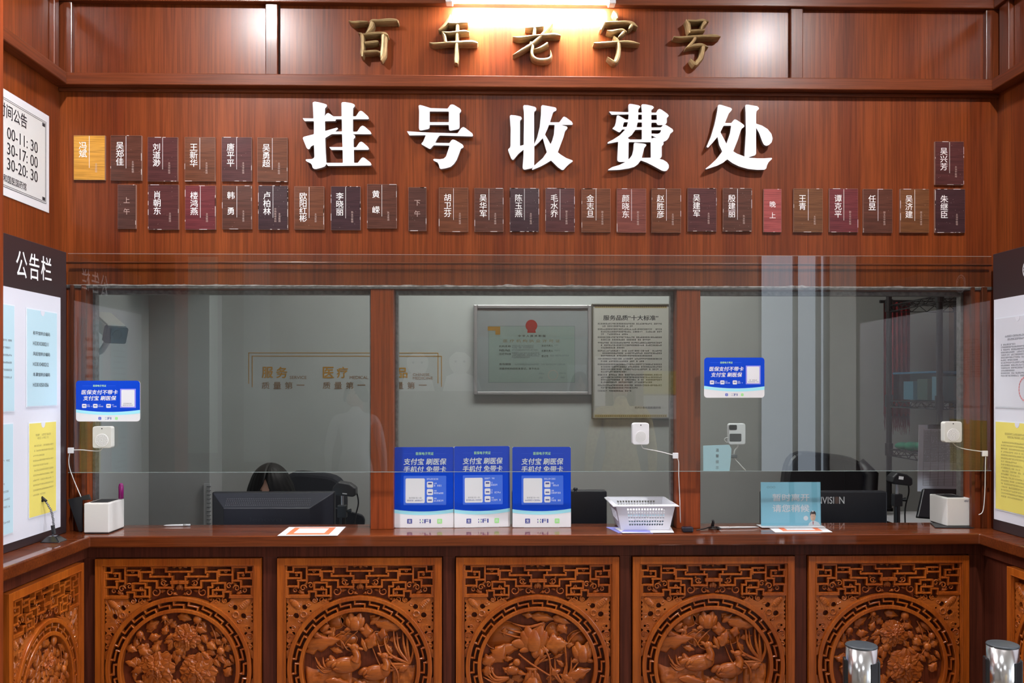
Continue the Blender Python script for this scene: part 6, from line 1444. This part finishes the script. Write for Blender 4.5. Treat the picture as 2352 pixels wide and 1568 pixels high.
for a, b, y in ((655, 1010, 735), (655, 990, 762), (655, 1060, 800), (655, 1080, 848), (655, 1100, 870), (655, 1090, 893), (655, 930, 918), (1325, 1380, 725), (1325, 1410, 806), (1255, 1560, 888), (700, 1500, 1030), (1080, 1170, 1178), (1400, 1520, 1170), (1080, 1170, 1245), (1400, 1490, 1240)): q.scribble(F, U(a), U(b), V(y), .007, w2, rnd=g)
q.use(plain('seal faded', (.42, .30, .27), .6))
for k in range(20):
    a0, a1 = k * PI / 10, (k + .8) * PI / 10; R = .026
    q.sheet(F, [(U(1300) + R * r_ * math.cos(a_), V(1190) + R * r_ * math.sin(a_)) for r_, a_ in ((1, a0), (1, a1), (.86, a1), (.86, a0))], w2)
q.build('certificate', None, t)
q = MB(); q.fbox(F, .018, W - .018, .018, H - .018, d - .006, d - .004); q.build('cover_glass', GLASS, t)
t, F, W, H, d = frame_on_wall(1359, 697, 1540, 962, 'standards_board', 'framed board of service standards with a gold border, right of the certificate', 'framed board', plain('dark frame', (.10, .09, .07), .4), .025, .008)
q = MB(plain('board print', (.36, .35, .32), .6)); q.fbox(F, .007, W - .007, .007, H - .007, .001, d - .010); w2 = d - .0094
q.use(plain('gold border', (.30, .23, .10), .5))
for v0, v1 in ((.962, .985), (.015, .038)):
    q.fbox(F, W * .04, W * .96, H * v0, H * v1, d - .010, w2)
q.use(plain('gold border dark', (.16, .12, .05), .5))
for v in (.973, .026):
    for k in range(34): q.fbox(F, W * (.05 + .0268 * k), W * (.065 + .0268 * k), H * (v - .006), H * (v + .006), w2, w2 + .0003)
q.use(DARKTXT); q.fit(F, '服务品质“十大标准”', W * .15, W * .85, H * .855, H * .90, w2, .018)
y = .82
for nl in (2, 3, 2, 3, 3, 2, 4, 4, 2, 1):
    for k in range(nl):
        e = .9 if k < nl - 1 else g.uniform(.4, .8)
        q.scribble(F, W * (.08 if k == 0 else .12), W * e, H * y, H * .0125, w2, ch=H * .014, rnd=g); y -= .0215
    y -= .005
q.fit(F, '杭州孙泰和国医国药馆', W * .55, W * .88, H * .088, H * .108, w2, .006)
q.build('printed_board', None, t)
# ------------------------------------------------------------------ security camera at the left booth wall
c = P(255, 756, .62); ax_ = Vector((.66, -.62, -.40)).normalized(); sx = ax_.cross(Vector((0, 0, 1))).normalized(); up = sx.cross(ax_)
t = thing('security_camera', 'white security camera with a dark front at the left booth wall', 'camera', tuple(c + Vector((-.05, .03, .04))))
F = FR(c, sx, up, ax_)
q = MB(); q.prism(F, rrect(-.034, -.030, .034, .030, .010, 4), -.11, .030); q.build('housing', plain('camera ivory', (.62, .62, .56), .45), t, bevel=.003)
q = MB(); q.prism(F, rrect(-.036, .0302, .036, .036, .003, 3), -.105, .040); q.build('sun_hood', plain('camera ivory', (.62, .62, .56), .45), t, bevel=.002)
q = MB(); q.prism(F, rrect(-.044, -.040, .044, .0300, .008, 4), .0302, .060); q.build('front', plain('camera front', (.008, .014, .022), .3), t, bevel=.003)
q = MB(); q.lathe((0, 0, 0), [(.020, .0602), (.020, .064), (.012, .065)], 20, F); q.build('lens', BLACKM, t)
q = MB(); wx = XI0; e = c + up * -.036; m_ = Vector((wx + .002, e.y + .06, e.z - .05))
q.tube(catmull([tuple(e), tuple(e * .5 + m_ * .5 + Vector((0, 0, -.03))), tuple(m_)], 5), .012, 10); q.build('bracket', plain('camera grey', (.28, .30, .31), .5), t, smooth=True)
q = MB(); q.lathe((0, 0, 0), [(.05, 0), (.05, .012), (.03, .022)], 24, FR(m_ + Vector((-.0015, 0, 0)), (0, 1, 0), (0, 0, 1), (1, 0, 0))); q.build('wall_plate', plain('camera grey', (.28, .30, .31), .5), t)
q = MB(); q.tube(catmull([tuple(m_ + Vector((.004, 0, -.04))), tuple(m_ + Vector((.01, .04, -.16))), tuple(m_ + Vector((.006, .06, -.34)))], 6), .005, 8); q.build('cable', plain('camera grey', (.28, .30, .31), .5), t, smooth=True)
# spiral notebook hanging on the pier edge
xk, zk = P(477, 1110, 1.29).x, P(477, 1110, 1.29).z; zk2 = P(477, 1190, 1.29).z
t = thing('wall_calendar', 'spiral bound calendar hanging on the grey pier left of the monitor', 'calendar', (xk, 1.29, zk2))
q = MB(); q.box(xk - .018, xk + .012, 1.286, 1.2995, zk2 - .18, zk); q.build('pages', plain('calendar grey', (.42, .44, .45), .6), t)
for i in range(10):
    z = zk - .014 - i * .020
    q = MB(); q.tube([(xk + .006 + .009 * math.cos(a), 1.290 + .008 * math.sin(a), z) for a in [2 * PI * k / 12 for k in range(12)]], .0022, 6, closed=True); q.build('ring', plain('ring grey', (.16, .17, .18), .3), t, smooth=True)
# ------------------------------------------------------------------ black wire shelf in the right corner
def wire_shelf():
    fx, fy, by = P(2158, 900, .80).x, .80, 1.30; X0, X1 = fx, fx + .34
    X1 = min(X1, XIR - .02); zt = VZ(2158, 640, fy)
    t = thing('wire_shelf', 'tall black wire shelf in the right corner of the booth', 'shelf', ((X0 + X1) / 2, 1.05, 0))
    for x in (X0, X1):
        for y in (fy, by):
            q = MB(); q.cyl((x, y, 0.001), (x, y, zt), .0135, n=14)
            for z in (.925, 1.245, 1.485, 1.955): q.cyl((x, y, z - .03), (x, y, z + .03), .019, n=14)
            q.build('post', BLACKM, t, smooth=False)
    for z in (.30, .925, 1.245, 1.485, 1.955):
        q = MB()
        for dz in (0, -.03):
            q.tube([(X0, fy, z + dz), (X1, fy, z + dz), (X1, by, z + dz), (X0, by, z + dz)], .0032, 6, closed=True)
        for (a, b) in (((X0, fy), (X0, by)), ((X1, fy), (X1, by)), ((X0, fy), (X1, fy)), ((X0, by), (X1, by))):
            m = 12 if abs(a[1] - b[1]) > .1 else 9
            q.tube([(a[0] + (b[0] - a[0]) * k / m, a[1] + (b[1] - a[1]) * k / m, z - (.03 if k % 2 else 0)) for k in range(m + 1)], .0022, 5)
        for k in range(1, 12): q.tube([(X0 + (X1 - X0) * k / 12, fy, z), (X0 + (X1 - X0) * k / 12, by, z)], .0018, 5)
        for k in range(1, 4): q.tube([(X0, fy + (by - fy) * k / 4, z - .003), (X1, fy + (by - fy) * k / 4, z - .003)], .002, 5)
        q.build('wire_tier', BLACKM, t)
    return X0, X1, fy, by
SX0, SX1, SFY, SBY = wire_shelf()
# clear tray with papers on the middle tier
t = thing('storage_tray', 'clear blue storage tray of papers on the wire shelf', 'tray', ((SX0 + SX1) / 2, 1.05, 1.489))
a, b, e = SX0 + .018, SX1 - .018, .003
q = MB(); z0, z1 = 1.4895, 1.62
q.box(a, b, SFY + .01, SBY - .01, z0, z0 + e); q.box(a, a + e, SFY + .01, SBY - .01, z0 + e, z1); q.box(b - e, b, SFY + .01, SBY - .01, z0 + e, z1); q.box(a + e, b - e, SFY + .01, SFY + .01 + e, z0 + e, z1); q.box(a + e, b - e, SBY - .01 - e, SBY - .01, z0 + e, z1)
q.build('tray_body', glass_mat('blue clear plastic', (.62, .74, .78), 1.4), t)
q = MB(); q.tube([(a, SFY + .01, z1), (b, SFY + .01, z1), (b, SBY - .01, z1), (a, SBY - .01, z1)], .005, 6, closed=True); q.build('rim', plain('tray rim', (.04, .14, .24), .4), t)
g = crnd(4)
for i, (m, lb) in enumerate(((PAPERW, 'front white folder in the clear tray'), (plain('kraft', (.36, .33, .24), .6), 'kraft coloured folder in the middle of the clear tray'), (SKYP, 'pale blue folder at the back of the clear tray'))):
    y = SFY + .03 + .14 * i; q = MB(m); q.box(a + .012, b - .012, y, y + .10, z0 + .0035, z1 - .02 - .01 * i)
    tag(q.build('folder', None, bevel=.002), lb, 'folder', 'folders in the clear tray')
# red pennant banner with tassels hanging from the shelf
t = thing('red_banner', 'dark red velvet banner with a tassel fringe hanging by the wire shelf', 'banner', (SX0 - .01, SBY + .05, 1.9))
RED = plain('red velvet', (.27, .006, .012), .8, var=.3, vscale=12); FRG = plain('fringe red', (.15, .035, .05), .7)
xa, xb = P(2031, 800, 1.37).x, P(2089, 800, 1.37).x; zt, zb = VZ(2060, 694, 1.37), VZ(2060, 955, 1.37)
q = MB(); m = 28; vs = []
for i in range(m + 1):
    x = xa + (xb - xa) * i / m; y = 1.37 + .012 * math.sin(i * 1.25)
    vs += [(x, y, zb), (x, y, zt), (x, y + .006, zt), (x, y + .006, zb)]
q.add(vs, [(i * 4 + j, (i + 1) * 4 + j, (i + 1) * 4 + (j + 1) % 4, i * 4 + (j + 1) % 4) for i in range(m) for j in range(4)]); q.build('cloth', RED, t, smooth=True)
q = MB(); g = crnd(12)
for i in range(46):
    x = xa + (xb - xa) * (i + .5) / 46; l = g.uniform(.055, .095); q.tube([(x, 1.372, zb + .01), (x + g.uniform(-.004, .004), 1.371, zb - l * .5), (x + g.uniform(-.006, .006), 1.37, zb - l)], [.0022, .0020, .0008], 5)
o = q.build('fringe', FRG, t); o['kind'] = 'stuff'
q = MB(); q.cyl((xa - .02, 1.375, zt + .004), (xb + .02, 1.375, zt + .004), .008); q.build('rod', BLACKM, t)
# duty table sheet hanging before the shelf
Y = .62; a, b = P(2107, 1128, Y), P(2229, 975, Y); W, H = b.x - a.x, b.z - a.z
F = facade(a.x, a.z, Y).rot(-.02); q = MB(plain('table sheet', (.68, .73, .86), .6)); q.fbox(F, 0, W, 0, H, 0, .0012); q.use(PALEINK)
for i in range(36): q.fbox(F, W * .10, W * .82, H * (.09 + .0235 * i), H * (.09 + .0235 * i) + .0012, .0012, .0015)
for k in (.10, .23, .38, .50, .66, .82): q.fbox(F, W * k - .0006, W * k + .0006, H * .09, H * .935, .0012, .0015)
g = crnd(6)
for i in range(15, 35): q.scribble(F, W * .11, W * .80, H * (.095 + .0235 * i), H * .013, .0016, rnd=g)
t_ = q.build('table_sheet', None); tag(t_, 'white table sheet hanging in the right opening behind the right intercom', 'sheet')
c = P(2150, 980, Y - .012); q = MB(); q.box(c.x - .03, c.x + .05, Y - .012, Y - .002, c.z - .008, c.z + .010); o = q.build('bulldog_clip', BLACKP, t_); 
# black till display and papers under the sheet
Y = .47; a = P(2107, 1170, Y); b = P(2236, 1128, Y)
t = thing('till_display', 'tilted black display under the hanging table sheet', 'display', ((a.x + b.x) / 2, Y, DZ))
F = FR((a.x, Y, a.z - .03), (1, 0, 0), (0, math.sin(.35), math.cos(.35)), (0, -math.cos(.35), math.sin(.35)))
q = MB(); q.prism(F, [(0, 0), (b.x - a.x, -.02), (b.x - a.x, .115), (.045, .118)], -.02, 0); q.build('casing', SCREENB, t, bevel=.004)
q = MB(); q.box((a.x + b.x) / 2 - .02, (a.x + b.x) / 2 + .02, Y + .01, Y + .04, DZ + .01, a.z - .02); q.build('stand', SCREENB, t)
q = MB(); q.box((a.x + b.x) / 2 - .08, (a.x + b.x) / 2 + .08, Y - .03, Y + .09, DZ + .0005, DZ + .012); q.build('foot', SCREENB, t)
q = MB(); c = P(2120, 1188, .95); q.box(c.x - .12, SX1 - .02, .84, 1.2, .9288, .952); tag(q.build('paper_stack', PAPERW), 'white papers on the lower tier of the wire shelf', 'papers')
q = MB(plain('green net', (.03, .22, .13), .8)); g = crnd(9)
zc = 1.249
for i in range(9): q.ell((SX0 + .02 + .025 * i, 1.20 + g.uniform(-.05, .05), zc + .020), (.035, .04, .019 + g.uniform(-.003, .003)), None, 12, 8)
tag(q.build('green_bag', None, smooth=True), 'crumpled green bag on the wire shelf behind the table sheet', 'bag')
# ------------------------------------------------------------------ things in the hall that show as reflections in the glass
def wall_sheet(x0, y0, x1, y1_, m, name, lb, cat, extra=None):
    a, b = RP(x0, y1_), RP(x1, y0); F = FR((b[0], RY + .0005, a[1]), (-1, 0, 0), (0, 0, 1), (0, 1, 0)); W, H = b[0] - a[0], b[1] - a[1]
    q = MB(m); q.fbox(F, 0, W, 0, H, 0, .004)
    if extra: extra(q, F, W, H)
    tag(q.build(name, None), lb, cat)
BRIGHT = plain('bright poster white', (.85, .86, .88), .5)
wall_sheet(1366, 818, 1446, 932, BRIGHT, 'wall_poster', 'white poster on the hall rear wall mirrored over the standards board', 'poster')
wall_sheet(1478, 852, 1552, 905, YELP, 'wall_poster', 'yellow poster on the hall rear wall mirrored beside the right pillar', 'poster')
wall_sheet(1478, 908, 1552, 962, BRIGHT, 'wall_poster', 'white poster below the yellow one on the hall rear wall', 'poster')
wall_sheet(418, 590, 500, 1040, plain('pale green banner', (.66, .74, .66), .6), 'wall_banner', 'tall pale banner on the hall rear wall mirrored in the left glass', 'banner')
wall_sheet(560, 600, 620, 1060, plain('pale banner', (.60, .64, .62), .6), 'wall_banner', 'narrow pale banner on the hall rear wall right of the tall one', 'banner')
def doctors(q, F, W, H):
    SK, WH, HR = plain('poster face', (.72, .70, .70), .5), BRIGHT, plain('poster hair', (.16, .17, .16), .5)
    for cx, cy, r, hy in ((.76, .58, .135, .0), (.22, .60, .14, .0)):
        q.use(WH).sheet(F, [(W * (cx - .22), 0), (W * (cx + .22), 0), (W * (cx + .17), H * .30), (W * (cx + .06), H * .38), (W * (cx - .06), H * .38), (W * (cx - .17), H * .30)], .0045)
        q.use(SK).sheet(F, [(W * cx + H * .22 * math.cos(a), H * cy + H * .27 * math.sin(a)) for a in [2 * PI * i / 20 for i in range(20)]], .005)
        q.use(HR).sheet(F, [(W * cx + H * .24 * math.cos(a), H * (cy + .06) + H * .27 * math.sin(a)) for a in [PI * i / 12 for i in range(13)]] + [(W * cx - H * .10, H * (cy + .18)), (W * cx + H * .08, H * (cy + .20))], .0055)
        for s in (-.4, .4): q.sheet(F, circ(W * cx + s * H * .22, H * cy, H * .025, 8), .0055)
wall_sheet(916, 785, 1096, 898, plain('poster ground', (.26, .27, .24), .6), 'wall_poster', 'poster of two drawn doctors on the hall rear wall', 'poster', doctors)
KNIT = plain('tan knit', (.85, .64, .36), .8, var=.35, vscale=45); COAT = plain('white coat', (.70, .71, .73), .7)
m = P(1425, 875, 2 * GY + 3.45)
person(m.x, -3.45, m.z, standing, 'standing visitor in a tan knit top mirrored in the middle glass', KNIT, 0, PI)
m = P(818, 905, 2 * GY + 4.5)
person(m.x, -4.5, m.z, standing, 'standing visitor in white mirrored in the left glass', COAT, 0, PI + .2, False)
